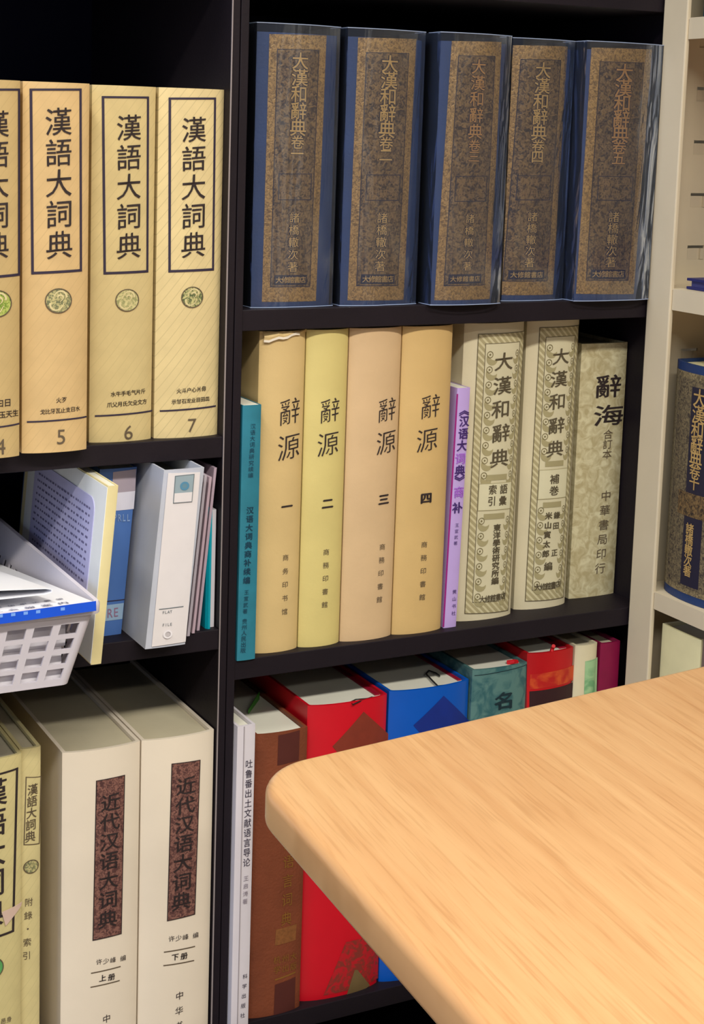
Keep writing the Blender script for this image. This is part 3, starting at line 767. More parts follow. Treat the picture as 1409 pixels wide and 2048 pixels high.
JD = mat('ivory_jacket', (234, 221, 200), 0.42, 0.03, 18, 0.05)
PLAQ = blotchy('brown_plaque_print', (84, 54, 52), (140, 98, 86), 420, 0.45)
def ivory(label, u0, u1, plaque, col, cx0, cx1, au, vol, rules, pub, x_min=None):
    Y = 1.104
    x0 = at(u0, 1750, 'y', Y)[0]; x1 = at(u1, 1750, 'y', Y)[0]
    if x_min: x0 = x_min
    b = Spine('dictionary_volume', label, x0, x1, Y, Z3, 0.2590, JD, pages_mat('ivory_page_paper', (196, 186, 158)), 0.19, 0.005, group='thick ivory dictionary volumes', th=0.003)
    pl = b.quad('plaque_print', plaque, PLAQ, off=0.0003)
    b.frame('plaque_rule', plaque, 2, INK, off=0.0005, parent=pl)
    b.column('title_lettering', '近代汉语大词典', cx0, cx1, 41, INK, h=37, bold=0.012, off=0.0008, wob=0.008)
    b.text('author_lettering', [(ch, au[0] + d, au[1] - d * 0.12, 13, 12) for ch, d in (('许', -20), ('少', -6), ('峰', 8), ('编', 29))], INK)
    for (ua, va), (ub, vb) in rules:
        b.quad('rule_line', [(ua, va), (ub, vb), (ub, vb + 2.2), (ua, va + 2.2)], INK_SOFT, nz=1)
    b.text('volume_lettering', [(ch, vol[0] + d, vol[1] - d * 0.12, 15, 14) for ch, d in ((vol[2], -8), ('册', 10))], INK, bold=0.02)
    b.column('publisher_lettering', '中华书局', pub, (pub[0] - 3, pub[1] + 90), 17, INK, skew=0.1)
    return b
b1 = ivory('thick ivory dictionary volume marked 上册 with brown plaque', 127, 281, [(191, 1560), (250, 1549), (243, 1867), (184, 1880)], None, (220, 1603), (214, 1836), (217, 1919), (212, 1953, '上'),
           [((181, 1944), (241, 1931)), ((180, 1972), (239, 1959))], (212, 2035))
b2 = ivory('thick ivory dictionary volume marked 下册 beside the dark panel', 284, 427, [(342, 1526), (401, 1519), (390, 1828), (333, 1841)], None, (371, 1570), (361, 1800), (362, 1873), (357, 1911, '下'),
           [((327, 1902), (390, 1891)), ((326, 1929), (388, 1919))], (358, 1989))

# ------------------------------------------------------------------ short shelf with basket and files, left bookcase
def leaner(name, label, BL, BR, TL, TRz, cover, pages, d, sag=0.0006, th=0.001, over=0.0005, h=None, cat='book'):
    p = at(*BL, 'z', ZB); Y = p[1]
    x0 = p[0]; x1 = at(*BR, 'y', Y)[0]
    top = at(*TL, 'y', Y)
    return Spine(name, label, x0, x1, Y, ZB, (h or top[2] - ZB), cover, pages, d, sag, th, lean=top[0] - x0, over=over, cat=cat)
# blue report standing back
p = at(243, 1268, 'z', ZB); Yb = p[1]; tp = at(275, 925, 'y', Yb)
BLUEBK = mat('mid_blue_card', (74, 112, 178), 0.5, 0.08, 20)
b = Spine('paperback', 'blue paperback with pale bands between basket and file box', p[0] - 0.030, p[0], Yb, ZB, min(tp[2] - ZB, 0.132), BLUEBK, PAGES, 0.19, 0.0008, 0.001, lean=tp[0] - p[0], over=0.0004)
b.quad('grey_band', [(226, 944), (273, 938), (271, 982), (224, 986)], mat('grey_pink_print', (164, 152, 164), 0.5, 0))
b.quad('white_band', [(224, 986), (271, 982), (268, 1018), (221, 1022)], mat('white_print', (214, 212, 226), 0.5, 0))
b.text('title_lettering', [(ch, 230 + i * 9, 1035, 13, 20) for i, ch in enumerate('PRLL')], mat('pale_blue_ink', (150, 180, 226), 0.5, 0), bold=0.02)
b.quad('foot_panel', [(212, 1210), (248, 1206), (245, 1238), (208, 1242)], mat('pale_teal_print', (150, 178, 206), 0.5, 0.05))
b.text('foot_lettering', [('R', 220, 1226, 20, 26), ('E', 232, 1224, 20, 26)], mat('mauve_ink', (150, 110, 140), 0.5, 0))
b.quad('foot_rule', [(210, 1202), (250, 1198), (250, 1200), (210, 1204)], INK_BLUE, nz=1)

# white file box with a finger hole card
b = leaner('file_box', 'white file box with a grey finger-hole card', (291, 1299), (371, 1286), (329, 941), None, mat('pale_grey_board', (188, 192, 204), 0.45, 0.03), None, 0.20, 0.0006, 0.0015, cat='file box')
MB().add([b.sh(v) for v in [(b.x0 + .0016, b.Y + .02, ZB + .001), (b.x1 - .0016, b.Y + .02, ZB + .001), (b.x1 - .0016, b.Y + .198, ZB + .001), (b.x0 + .0016, b.Y + .198, ZB + .001),
                            (b.x0 + .0016, b.Y + .02, ZB + b.h - .012), (b.x1 - .0016, b.Y + .02, ZB + b.h - .012), (b.x1 - .0016, b.Y + .198, ZB + b.h - .012), (b.x0 + .0016, b.Y + .198, ZB + b.h - .012)]],
         [(3, 2, 1, 0), (4, 5, 6, 7), (0, 1, 5, 4), (1, 2, 6, 5), (2, 3, 7, 6), (3, 0, 4, 7)]).build('paper_stack', PAGES, b.root)
b.quad('spine_card', [(336, 946), (400, 944), (371, 1283), (303, 1293)], mat('white_card', (226, 220, 220), 0.5, 0.02), off=0.0005, th=0.0004)
lab = b.quad('hole_card', [(349, 951), (388, 947), (383, 1003), (345, 1006)], mat('grey_blue_card', (150, 168, 176), 0.4, 0.02), off=0.0011, th=0.0002)
b.frame('hole_card_rule', [(349, 951), (388, 947), (383, 1003), (345, 1006)], 1.4, mat('grey_rule', (108, 118, 124), 0.5, 0), off=0.0015, parent=lab)
b.quad('hole_card_tab', [(347, 986), (385, 983), (383, 1002), (345, 1005)], mat('white_card', (226, 220, 220)), off=0.0014, parent=lab, nz=1)
b.disc('finger_hole', 368, 971, 9, mat('blue_grey_ring', (86, 140, 170), 0.3, 0), off=0.0016, r_in=5, parent=lab)
b.disc('hole_centre', 368, 971, 5, mat('hole_grey', (104, 140, 156), 0.5, 0), off=0.0015, parent=lab)
b.disc('rivet', 334, 1267, 9, mat('white_plastic_ring', (236, 232, 236), 0.25, 0), off=0.0020, r_in=5.5)
b.disc('rivet_centre', 334, 1267, 5.5, mat('rivet_shadow', (196, 190, 192), 0.4, 0), off=0.0014)
b.quad('card_rule', [(317, 1217), (366, 1211), (366, 1212.6), (317, 1218.6)], mat('grey_rule', (108, 118, 124)), off=0.0014, nz=1)
b.text('card_lettering', [(ch, 326 + i * 5, 1224 - i * .6, 8, 8) for i, ch in enumerate('FLAT')] + [(ch, 326 + i * 5, 1249 - i * .6, 8, 8) for i, ch in enumerate('FILE')], mat('grey_rule', (108, 118, 124)), off=0.0014)

# loose grey papers and the teal folder
xr0 = 0.4862
for i in range(4):
    GREYP = mat('mauve_grey_paper_%d' % i, (186 - 8 * (i % 2), 176 - 6 * i, 184 - 4 * i), 0.6, 0.03)
    x0 = b.x1 + 0.0024 + i * 0.0062; Yp = 1.094 + 0.005 * i
    hh = 0.130 - 0.003 * (i % 3); ln = min(b.lean * 0.92, xr0 - 0.003 - x0 + (0.0095 if i == 3 else 0))
    mbp = MB(); mbp.add([(x0 + (ln if k > 3 else 0) + dx, y, ZB + (hh if k > 3 else 0)) for k, (dx, y) in enumerate([(0, Yp), (.0022, Yp), (.0022, Yp + .18), (0, Yp + .18)] * 2)],
                        [(3, 2, 1, 0), (4, 5, 6, 7), (0, 1, 5, 4), (1, 2, 6, 5), (2, 3, 7, 6), (3, 0, 4, 7)])
    po = mbp.build('paper_booklet', GREYP)
    tag(po, ('mauve-grey booklet directly against the white file box', 'mauve-grey booklet second from the white file box',
             'mauve-grey booklet third from the white file box', 'mauve-grey booklet nearest the bright teal folder')[i], 'booklet', 'grey booklets beside the file box')
xr = 0.4862
fo = empty('card_folder', (xr - 0.005, 1.2, ZB), 'bright teal card folder with white sheets against the dark panel', 'folder')
TF = mat('bright_teal_card', (0, 150, 170), 0.45, 0.05)
MB().prism([(xr - .0090, 1.112), (xr - .0074, 1.1095), (xr - .0056, 1.1095), (xr - .0046, 1.112), (xr - .0046, 1.29), (xr - .0052, 1.29), (xr - .0052, 1.114), (xr - .0082, 1.114), (xr - .0082, 1.29), (xr - .0090, 1.29)], ZB, ZB + 0.0985).build('cover', TF, fo)
MB().box(xr - .0042, xr - .0006, 1.1135, 1.285, ZB, ZB + 0.0955).build('sheets', mat('cool_white_card', (216, 210, 216)), fo)

# cream bound booklet standing beside the basket
p = at(182, 1330, 'z', ZB); Yc = p[1]; x0 = p[0]; x1 = at(200, 1329, 'y', Yc)[0]
tp = at(236, 957, 'y', Yc)
b = Spine('card_booklet', 'cream-spined white booklet standing between basket and blue paperback', x0, x1 + 0.001, Yc, ZB, 0.133, mat('cream_yellow_card', (226, 212, 158), 0.5, 0.04), PAGES, 0.20, 0.0003, 0.0012, lean=tp[0] - x1 - 0.0005, over=0.0004)
# its side: white cover sheet and a pale printed panel with rounded corner
def side_pt(y, z, off): return (b.x0 + b.lean * (z - ZB) / b.h - off, y, z)
rr = []
MB().sheet([[side_pt(Yc + .0005 + .19 * i / 4, ZB + .001 + (b.h - .002) * j / 4, 0.0004) for j in range(5)] for i in range(5)], 0.0004).build('white_cover', mat('soft_white_card', (232, 234, 232), 0.5, 0.02), b.root)
pan = []
y0, y1, z0, z1, r = Yc + .022, Yc + .17, ZB + .012, ZB + b.h - .014, .010
for cx, cz, a0 in ((y0 + r, z0 + r, 180), (y1 - r, z0 + r, 270), (y1 - r, z1 - r, 0), (y0 + r, z1 - r, 90)):
    for k in range(6):
        a = math.radians(a0 + 18 * k); pan.append((cx + r * math.cos(a), cz + r * math.sin(a)))
mbp = MB(); n = len(pan)
mbp.add([side_pt(y, z, .0010) for y, z in pan] + [side_pt(y, z, .0004) for y, z in pan], [tuple(range(n)), tuple(range(2 * n - 1, n - 1, -1))] + [(i, (i + 1) % n, n + (i + 1) % n, n + i) for i in range(n)])
pp = mbp.build('printed_panel', mat('pale_lilac_print', (188, 186, 222), 0.5, 0.02), b.root)
mbp = MB()
for rI in range(17):
    z = z1 - .010 - rI * .0055; y = y0 + .008
    while y < y1 - .01:
        w = random.uniform(.002, .006)
        mbp.add([side_pt(y, z, .0012), side_pt(y + w, z, .0012), side_pt(y + w, z + .0016, .0012), side_pt(y, z + .0016, .0012)], [(0, 1, 2, 3)])
        y += w + random.uniform(.0012, .004)
mbp.build('printed_lines', mat('slate_ink', (108, 104, 140), 0.6, 0), pp)

# ---- white plastic basket
PLAST = mat('white_plastic', (214, 208, 216), 0.42, 0.02, 30, spec=0.4)
ZS = ZB + 0.0006
BX0, BX1, BY0, BY1, BH = 0.086, 0.339, 1.0294, 1.345, 0.0605
fl = 0.017
root = empty('storage_basket', ((BX0 + BX1) / 2, (BY0 + BY1) / 2, ZS), 'white perforated plastic basket of papers sticking out over its shelf', 'basket')
def wall(name, P, nu, nv, mu, mv, top, th, nrm):
    """P(a,t): point on the wall; nu x nv rectangular holes, mu / mv = solid share, top = solid rim share"""
    us = [0.0]; pu = 1.0 / nu
    for i in range(nu): us += [i * pu + pu * mu / 2, (i + 1) * pu - pu * mu / 2]
    us += [1.0]
    vs = [0.0]; lo = 0.06; pv = (1 - top - lo) / nv
    for j in range(nv): vs += [lo + j * pv + pv * mv / 2, lo + (j + 1) * pv - pv * mv / 2]
    vs += [1.0]
    mb = MB(); N = Vector(nrm) * th
    A, B = len(us), len(vs)
    pt = [[Vector(P(u, v)) for v in vs] for u in us]
    solid = lambda i, j: 0 <= i < A - 1 and 0 <= j < B - 1 and not (i % 2 == 1 and j % 2 == 1)
    idx = lambda i, j, k: (i * B + j) * 2 + k
    V = []
    for i in range(A):
        for j in range(B): V += [pt[i][j], pt[i][j] + N]
    Fc = []
    for i in range(A - 1):
        for j in range(B - 1):
            if not solid(i, j): continue
            Fc += [(idx(i, j, 0), idx(i + 1, j, 0), idx(i + 1, j + 1, 0), idx(i, j + 1, 0)), (idx(i, j + 1, 1), idx(i + 1, j + 1, 1), idx(i + 1, j, 1), idx(i, j, 1))]
            for (di, dj, a, b_) in ((-1, 0, (i, j), (i, j + 1)), (1, 0, (i + 1, j), (i + 1, j + 1)), (0, -1, (i, j), (i + 1, j)), (0, 1, (i, j + 1), (i + 1, j + 1))):
                if not solid(i + di, j + dj): Fc.append((idx(*a, 0), idx(*b_, 0), idx(*b_, 1), idx(*a, 1)))
    mb.add(V, Fc)
    return mb.build(name, PLAST, root)
e = 0.006                                                   # corner columns are rounded off separately
wall('front_wall', lambda a, t: (BX0 - fl * t + e + (BX1 - BX0 + 2 * fl * t - 2 * e) * a, BY0 - 0.010 * t, ZS + BH * t), 14, 4, 0.30, 0.30, 0.20, 0.0018, (0, 1, 0))
wall('back_wall', lambda a, t: (BX0 - fl * t + e + (BX1 - BX0 + 2 * fl * t - 2 * e) * a, BY1 + 0.010 * t, ZS + BH * t), 14, 4, 0.30, 0.30, 0.20, 0.0018, (0, -1, 0))
wall('side_wall', lambda a, t: (BX1 + fl * t, BY0 - .010 * t + e + (BY1 - BY0 + .020 * t - 2 * e) * a, ZS + BH * t), 20, 3, 0.55, 0.25, 0.34, 0.0018, (-1, 0, 0))
wall('side_wall', lambda a, t: (BX0 - fl * t, BY0 - .010 * t + e + (BY1 - BY0 + .020 * t - 2 * e) * a, ZS + BH * t), 20, 3, 0.55, 0.25, 0.34, 0.0018, (1, 0, 0))
for sx in (0, 1):
    for sy in (0, 1):
        g = []
        for k in range(7):
            q = math.pi / 2 * k / 6; row = []
            for t in (0, .5, 1):
                X = (BX1 + fl * t if sx else BX0 - fl * t); Yy = (BY1 + .010 * t if sy else BY0 - .010 * t)
                cx_, cy_ = (X - e if sx else X + e), (Yy - e if sy else Yy + e)
                row.append((cx_ + (e if sx else -e) * math.cos(q), cy_ + (e if sy else -e) * math.sin(q), ZS + BH * t))
            g.append(row)
        MB().sheet(g, 0.0014).build('corner_post', PLAST, root, smooth=60)
MB().box(BX0 + .004, BX1 - .004, BY0 + .004, BY1 - .004, ZS, ZS + .0016).build('base', PLAST, root)
rim = MB(); X0, X1, Y0, Y1 = BX0 - fl, BX1 + fl, BY0 - .010, BY1 + .010
loop = []
for cx_, cy_, a0 in ((X1 - e, Y1 - e, 0), (X0 + e, Y1 - e, 90), (X0 + e, Y0 + e, 180), (X1 - e, Y0 + e, 270)):
    for k in range(5):
        a = math.radians(a0 + 22.5 * k); loop.append((cx_, cy_, math.cos(a), math.sin(a)))
loop.append(loop[0])
prof = [(e + .0004, -.008), (e + .0024, -.0075), (e + .0028, -.001), (e + .0016, .0006), (e - .0016, .0006), (e - .0018, -.001)]
rim.sheet([[(c0 + q * d0, c1 + q * d1, ZS + BH + z) for q, z in prof] for c0, c1, d0, d1 in loop])
rim.build('rim', PLAST, root, smooth=50)

# papers in the basket
WP = mat('bright_white_paper', (240, 240, 244), 0.6, 0.0)
tag(MB().box(BX0 + .006, BX1 - .005, BY0 + .0045, BY1 - .03, ZS + .002, ZS + .027).box(BX0 + .008, BX1 - .002, BY0 + .005, BY0 + .100, ZS + .0271, ZS + .0455).build('paper_stack', mat('white_paper_stack', (222, 218, 224), 0.7, 0.02)), 'thick white stack of papers filling the perforated basket', 'paper stack')
# leaflet with a blue band resting on the front rim
ZL = ZS + BH + 0.0016
fx0, fx1 = 0.095, X1 - 0.004
def leaf(a, s_):                    # s_ = 0 front edge ... 1 back
    return (fx0 + (fx1 - fx0) * a - 0.01 * s_, Y0 - 0.0065 + 0.24 * s_, ZL - 0.031 * s_ + 0.0010 * math.sin(a * 7))
lf = empty('leaflet', (0.22, 1.09, ZL), 'white printed leaflet with a blue band lying over the basket rim', 'leaflet')
MB().sheet([[leaf(a / 16, s_) for a in range(17)] for s_ in (0, .1, .3, .6, 1)], 0.0005).build('sheet', WP, lf)
MB().sheet([[(leaf(a / 16, 0)[0], Y0 - 0.0064 - 0.0006 * k, ZL + 0.0012 + 0.0010 * math.sin(a / 16 * 7) - 0.0068 * k) for a in range(17)] for k in (0, .5, 1)], 0.0005).build('blue_band', mat('cobalt_print', (20, 80, 206), 0.4, 0.06), lf)
mbp = MB()
for row, (s_, hgt, step) in enumerate(((0.05, 0.05, 0.030), (0.115, 0.04, 0.022))):
    st = '大学研究会報案内' if row == 0 else '日時場所参加申込要領'
    for i, ch in enumerate(st * 2):
        a = 0.97 - (len(st * 2) - i) * (0.046 if row == 0 else 0.034)
        if a < 0.02: continue
        gv, gf = glyph(ch, 0.02); vs = []
        for gx, gy in gv:
            q = leaf(a + (gx - .5) * (0.030 if row == 0 else 0.020), s_ + (gy - .38) * (0.032 if row == 0 else 0.022)); vs.append((q[0], q[1], q[2] + 0.0007))
        mbp.add(vs, gf)
mbp.build('lettering', mat('dark_slate_ink', (128, 128, 150), 0.6, 0), lf)
mbp = MB()
for i in range(26):
    a = 0.05 + i * 0.034
    if i % 7 == 3: continue
    q = leaf(a, 0)
    mbp.add([(q[0] + dx, Y0 - 0.0073, ZL - 0.0020 + dz) for dx, dz in ((0, 0), (.0030, 0), (.0030, .0022), (0, .0022))], [(0, 1, 2, 3)])
mbp.build('band_lettering', mat('sky_print', (120, 165, 240), 0.5, 0), lf)
# folded sheet above it
fs = empty('folded_sheet', (0.2, 1.12, ZL + .01), 'folded white paper sheet lying on top of the basket', 'paper')
tip = at(112, 1157, 'y', Y0 + 0.02); bx = tip[0]
g = []
for i in range(9):
    a = i / 8; row = []
    yy = Y0 + 0.012 + 0.17 * a
    zb = ZL + 0.0050 - 0.020 * a
    for k in range(24):
        q = k / 23
        if q < .42: row.append((0.09 + (bx - 0.012 * 1 - 0.09) * (q / .42) - .02 * a, yy, zb))
        elif q < .58:
            w = (q - .42) / .16; ang = -math.pi / 2 + math.pi * w; row.append((bx - .012 + .007 * math.cos(ang) - .02 * a, yy, zb + .0018 + .0018 * math.sin(ang)))
        else:
            w = (q - .58) / .42; row.append((bx - .012 - (bx - .012 - 0.09) * w - .02 * a, yy, zb + .0036 + .011 * math.sin(w * 1.5)))
    g.append(row)
MB().sheet(g, 0.0005).build('sheet', WP, fs, smooth=60)

# ------------------------------------------------------------------ beige steel bookcase on the right, facing left
XS = 0.8895; SY0, SY1 = 0.215, 1.1032      # it stands just in front of the dark case's right end
K = XS / 0.907
steel = empty('steel_bookcase', (XS + 0.15, (SY0 + SY1) / 2, 0), 'beige steel bookcase on the right with slotted inner side panel', 'bookcase')
for ya, yb in ((SY1 - 0.0312, SY1), (SY0, SY0 + 0.0312)):
    MB().box(XS, XS + 0.0045, ya, yb, 0, 2.0).build('post', STEEL, steel, bevel=0.0012)
pa = MB()
# inner side panel with punched slots; the tongue of each slot stands bent inside it
PYp = SY1 - 0.004
sxa, sxb = at(1388, 300, 'y', PYp)[0], at(1388, 300, 'y', PYp)[0] + 0.0185
sz = []
z_ = at(1391, 188, 'y', PYp)[2]; dz_ = (at(1391, 188, 'y', PYp)[2] - at(1371, 505, 'y', PYp)[2]) / 3
zz = z_ + dz_ * 12
while zz > 0.1:
    sz.append(zz); zz -= dz_
def slot_panel(y0, y1):
    mb = MB(); xs = [XS + 0.004, sxa, sxb, XS + 0.235, XS + 0.235 + 0.0185, XS + 0.30]
    zs = [0.0]
    for q in reversed(sz): zs += [q - 0.0062, q + 0.0062]
    zs += [2.0]
    for i in range(5):
        for j in range(len(zs) - 1):
            if i in (1, 3) and j % 2 == 1: continue
            mb.box(xs[i], xs[i + 1], y0, y1, zs[j], zs[j + 1])
    return mb
far = slot_panel(SY1 - 0.004, SY1 - 0.0026).build('side_panel', STEEL, steel)
near = slot_panel(SY0, SY0 + 0.0014).build('side_panel', STEEL, steel)
TONG = mat('beige_tongue', (200, 186, 160), 0.4, 0.02)
for q in sz:
    if q < 0.3: continue
    MB().box(sxa + 0.0016, sxb - 0.0006, SY1 - 0.0022, SY1 - 0.0015, q - 0.0062, q + 0.0036).build('slot_tongue', TONG, far)
    MB().box(sxb - 0.0042, sxb - 0.0006, SY1 - 0.0046, SY1 - 0.0022, q - 0.0060, q + 0.0036).build('slot_catch', TONG, far)
MB().box(XS + 0.299, XS + 0.301, SY0, SY1, 0, 2.0).build('back_panel', STEEL, steel)
S1 = (H + 0.1042 * K, H + 0.0861 * K); S2 = (H - 0.129 * K, H - 0.1478 * K); S3 = (H - 0.4037 * K, H - 0.4195 * K)
def steel_shelf(z1, z0):
    s_ = MB().box(XS + 0.002, XS + 0.298, SY0 + 0.002, SY1 - 0.0052, z1 - 0.0012, z1).build('shelf', STEEL, steel)
    MB().box(XS + 0.002, XS + 0.0034, SY0 + 0.032, SY1 - 0.0318, z0, z1 - 0.0012).build('shelf_lip', STEEL, s_)
for s_ in (S1, S2, S3, (0.32, 0.302), (0.06, 0.042), (1.45, 1.432), (1.75, 1.732), (2.0, 1.982)): steel_shelf(*s_)

# books on the steel bookcase: spines face left (-x)
class SideSpine:
    """book standing on the steel shelf, spine towards -x, spanning y0 (near) .. y1 (far)"""
    def __init__(s, name, label, y0, y1, X, z0, h, cover, pages, d=0.19, sag=0.008, th=0.0028, over=0.003, group=None):
        s.y0, s.y1, s.X, s.z0, s.h, s.sag = y0, y1, X, z0, h, sag
        s.root = empty(name, (X + d / 2, (y0 + y1) / 2, z0), label, 'book', group)
        n = 14; w = y1 - y0
        ys = [y0 + w * (0.5 + math.sin(math.pi * (i / n - .5)) / 2) for i in range(n + 1)]
        out = [(X + d, y0)] + [(s.fx(y), y) for y in ys] + [(X + d, y1)]
        inn = [(X + d, y0 + th)] + [(x + th, min(max(y, y0 + th), y1 - th)) for x, y in out[1:-1]] + [(X + d, y1 - th)]
        MB().prism(out + inn[::-1], z0, z0 + h).build('cover', cover, s.root, smooth=35)
        q = [(X + d - .004, y0 + th + .0003)] + [(x + th + .0006, min(max(y, y0 + th + .0003), y1 - th - .0003)) for x, y in out[1:-1]] + [(X + d - .004, y1 - th - .0003)]
        MB().prism(q, z0 + over, z0 + h - over).build('page_block', pages, s.root, smooth=35)
    def fx(s, y):
        t = max(-1, min(1, (y - (s.y0 + s.y1) / 2) / ((s.y1 - s.y0) / 2))); k = .94
        return s.X + s.sag * (1 - math.sqrt(1 - (k * t) ** 2)) / (1 - math.sqrt(1 - k * k))
    def quad(s, name, a0, a1, t0, t1, material, off, parent=None):
        """a runs from the far edge (left in view) to the near edge, t from the head down"""
        yy = lambda a: s.y1 - (s.y1 - s.y0) * a
        g = [[(s.fx(yy(a0 + (a1 - a0) * i / 10)) - off, yy(a0 + (a1 - a0) * i / 10), s.z0 + s.h * (1 - (t0 + (t1 - t0) * j / 3))) for i in range(11)] for j in range(4)]
        return MB().sheet(g).build(name, material, parent or s.root, smooth=40)
    def text(s, name, items, material, bold, off, parent=None):
        mb = MB()
        for ch, a, t, w in items:
            gv, gf = glyph(ch, bold)
            y = s.y1 - (s.y1 - s.y0) * a; z = s.z0 + s.h * (1 - t)
            mb.add([(s.fx(y - (gx - .5) * w) - off, y - (gx - .5) * w, z + (gy - .38) * w) for gx, gy in gv], gf)
        return mb.build(name, material, parent or s.root)
yf = at(1336, 900, 'x', XS + 0.009)[1]
h_s = at(1352, 722, 'x', XS + 0.009)[2] - S3[0]
b = SideSpine('dictionary_volume', 'navy volume with gold label on the beige steel shelf', yf - 0.082, yf + 0.006, XS + 0.0075, S3[0] + 0.0003, h_s, NAVY, pages_mat('cream_page_paper', (214, 206, 160)), 0.19, 0.012)
lb = b.quad('gold_label', 0.04, 0.90, 0.035, 0.965, blotchy('dull_gold_border_print', (84, 74, 58), (146, 130, 96), 420, 0.45, 0.1, 0.36, 0.6, 0.4), 0.0003)
b.quad('label_field', 0.40, 0.66, 0.09, 0.93, LABEL_INK, 0.0006, lb)
b.quad('label_side_print', 0.14, 0.84, 0.06, 0.94, blotchy('dull_gold_print', (62, 54, 50), (126, 112, 84), 360, 0.45, 0.1, 0.36, 0.62, 0.4), 0.0005, lb)
it = [(ch, 0.52, t, 0.0165 if i < 5 else 0.0135) for i, (ch, t) in enumerate(zip('大漢和辭典卷十', (0.13, 0.198, 0.262, 0.326, 0.388, 0.442, 0.487)))]
b.text('title_lettering', it, mat('gold_letter_foil', (176, 144, 92)), 0.012, 0.0009, lb)
b.text('author_lettering', [(ch, 0.50, 0.685 + i * 0.045, 0.0105) for i, ch in enumerate('諸橋轍次著')], mat('gold_letter_foil', (176, 144, 92)), 0.02, 0.0009, lb)
b.quad('cartouche', 0.28, 0.80, 0.535, 0.635, GOLD, 0.0007, lb)
# cream boxes on the shelf below
ya = at(1322, 1260, 'x', XS + 0.008)[1]; yb_ = at(1399, 1300, 'x', XS + 0.008)[1]
zt_ = at(1330, 1250, 'x', XS + 0.008)[2]
b = SideSpine('hardback_book', 'cream book on the lower steel shelf beside the post', yb_, ya, XS + 0.008, 0.3203, zt_ - 0.3203, mat('cream_paper_cover', (224, 216, 168), 0.5, 0.03), PAGES_D, 0.17, 0.002)
b = SideSpine('hardback_book', 'grey book on the lower steel shelf at the right frame edge', yb_ - 0.04, yb_ - 0.001, XS + 0.008, 0.3203, zt_ - 0.3203 + 0.002, mat('grey_brown_cloth', (120, 100, 96), 0.5, 0.05), PAGES, 0.17, 0.003)
# navy folder lying on the middle steel shelf, dark teal box on the top one
zl = S2[0] + 0.0003
f0 = empty('flat_folder', (XS + 0.13, 0.98, zl), 'navy folder lying flat on the middle steel shelf', 'folder')
MB().box(XS + 0.012, XS + 0.24, 0.82, 1.066, zl, zl + 0.0022).build('lower_cover', mat('navy_card', (34, 36, 92), 0.5, 0.05), f0)
MB().box(XS + 0.014, XS + 0.238, 0.824, 1.062, zl + 0.0022, zl + 0.0072).build('sheets', mat('navy_paper_edges', (60, 60, 110), 0.6, 0.05), f0)
MB().box(XS + 0.012, XS + 0.24, 0.82, 1.066, zl + 0.0072, zl + 0.0094).build('upper_cover', mat('navy_card', (34, 36, 92)), f0)
zl = S1[0] + 0.0003
f0 = SideSpine('hardback_book', 'dark teal book standing on the top steel shelf', 0.995, 1.066, XS + 0.010, zl, 0.24, mat('dark_teal_cloth', (16, 62, 76), 0.5, 0.06), PAGES, 0.18, 0.002)

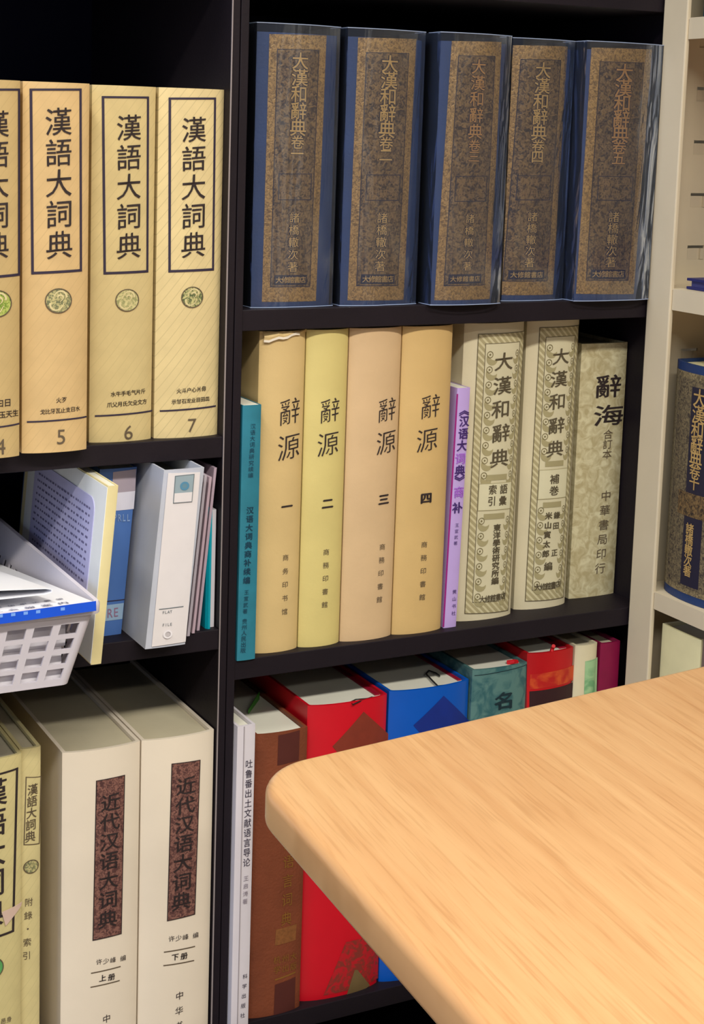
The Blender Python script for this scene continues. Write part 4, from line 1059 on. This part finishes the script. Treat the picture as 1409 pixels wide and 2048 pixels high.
# ------------------------------------------------------------------ table
ZT = H - 0.34
WOOD = wood_table()
A = Vector((0.3413, 0.7336)); d1 = Vector((math.cos(math.radians(7.0)), math.sin(math.radians(7.0)))); d2 = -Vector((math.cos(math.radians(85.85)), math.sin(math.radians(85.85))))
poly = [A, A + d2 * 1.05, A + d2 * 1.05 + d1 * 0.50, A + d1 * 0.52]
def rounded(poly, inset, rad):
    """offset polygon inward by inset, round its corners"""
    n = len(poly); c = sum(poly, Vector((0, 0))) / n; L = []
    for i in range(n):
        p, q = poly[i], poly[(i + 1) % n]; t = (q - p).normalized(); nn = Vector((-t.y, t.x))
        if nn.dot(c - p) < 0: nn = -nn
        L.append((p + nn * inset, t))
    out = []
    for i in range(n):
        (p, t), (q, s_) = L[i - 1], L[i]
        den = t.x * s_.y - t.y * s_.x; k = ((q.x - p.x) * s_.y - (q.y - p.y) * s_.x) / den
        v = p + t * k
        a, b_ = -t, s_; cosang = a.dot(b_); half = math.acos(max(-1, min(1, cosang))) / 2
        r = max(rad - inset, 0.004); tl = r / math.tan(half); cen = v + (a + b_).normalized() * (r / math.sin(half))
        p0, p1 = v + a * tl, v + b_ * tl
        a0 = math.atan2(p0.y - cen.y, p0.x - cen.x); a1 = math.atan2(p1.y - cen.y, p1.x - cen.x)
        da = (a1 - a0 + math.pi) % (2 * math.pi) - math.pi
        for k2 in range(17):
            an = a0 + da * k2 / 16; out.append((cen.x + r * math.cos(an), cen.y + r * math.sin(an)))
    return out
tb = empty('table', (0.60, 0.23, 0), 'beech-laminate table with a rounded corner in front of the bookcases', 'table')
TH, R1, R2 = 0.0225, 0.0065, 0.004
rings = []
for k in range(7):
    a = math.pi / 2 * k / 6; rings.append((R1 * (1 - math.sin(a)), ZT - R1 * (1 - math.cos(a))))
for k in range(5):
    a = math.pi / 2 * k / 4; rings.append((R2 * (1 - math.cos(a)), ZT - TH + R2 * (1 - math.sin(a))))
mb = MB(); n = None; vs = []; fs_ = []
for ins, z in rings:
    o = rounded(poly, ins, 0.043); n = len(o); vs += [(x, y, z) for x, y in o]
for k in range(len(rings) - 1):
    fs_ += [(k * n + i, k * n + (i + 1) % n, (k + 1) * n + (i + 1) % n, (k + 1) * n + i) for i in range(n)]
fs_ += [tuple(range(n)), tuple(range((len(rings) - 1) * n, len(rings) * n))]
mb.add(vs, fs_)
top = mb.build('table_top', WOOD, None, smooth=50)
# the grain runs along the long side of the table, so the board keeps its own turned axes
ang = math.radians(-6)
top.data.transform(Matrix.Translation((-0.60, -0.23, 0)))
top.data.transform(Matrix.Rotation(-ang, 4, 'Z')); top.rotation_euler = (0, 0, ang); top.parent = tb
LEG = mat('grey_table_leg', (120, 118, 116), 0.4, 0, metal=0.4)
for a, c in ((0.10, 0.32), (0.42, 0.32), (0.10, 0.95), (0.42, 0.95)):
    p = A + d1 * a + d2 * c
    MB().tube([(p.x, p.y, 0.0), (p.x, p.y, ZT - TH)], 0.019, 16).build('leg', LEG, tb, smooth=40)
MB().box(0.45, 0.75, 0.06, 0.10, ZT - TH - 0.04, ZT - TH).build('cross_rail', LEG, tb)

bpy.data.objects.remove(_to)
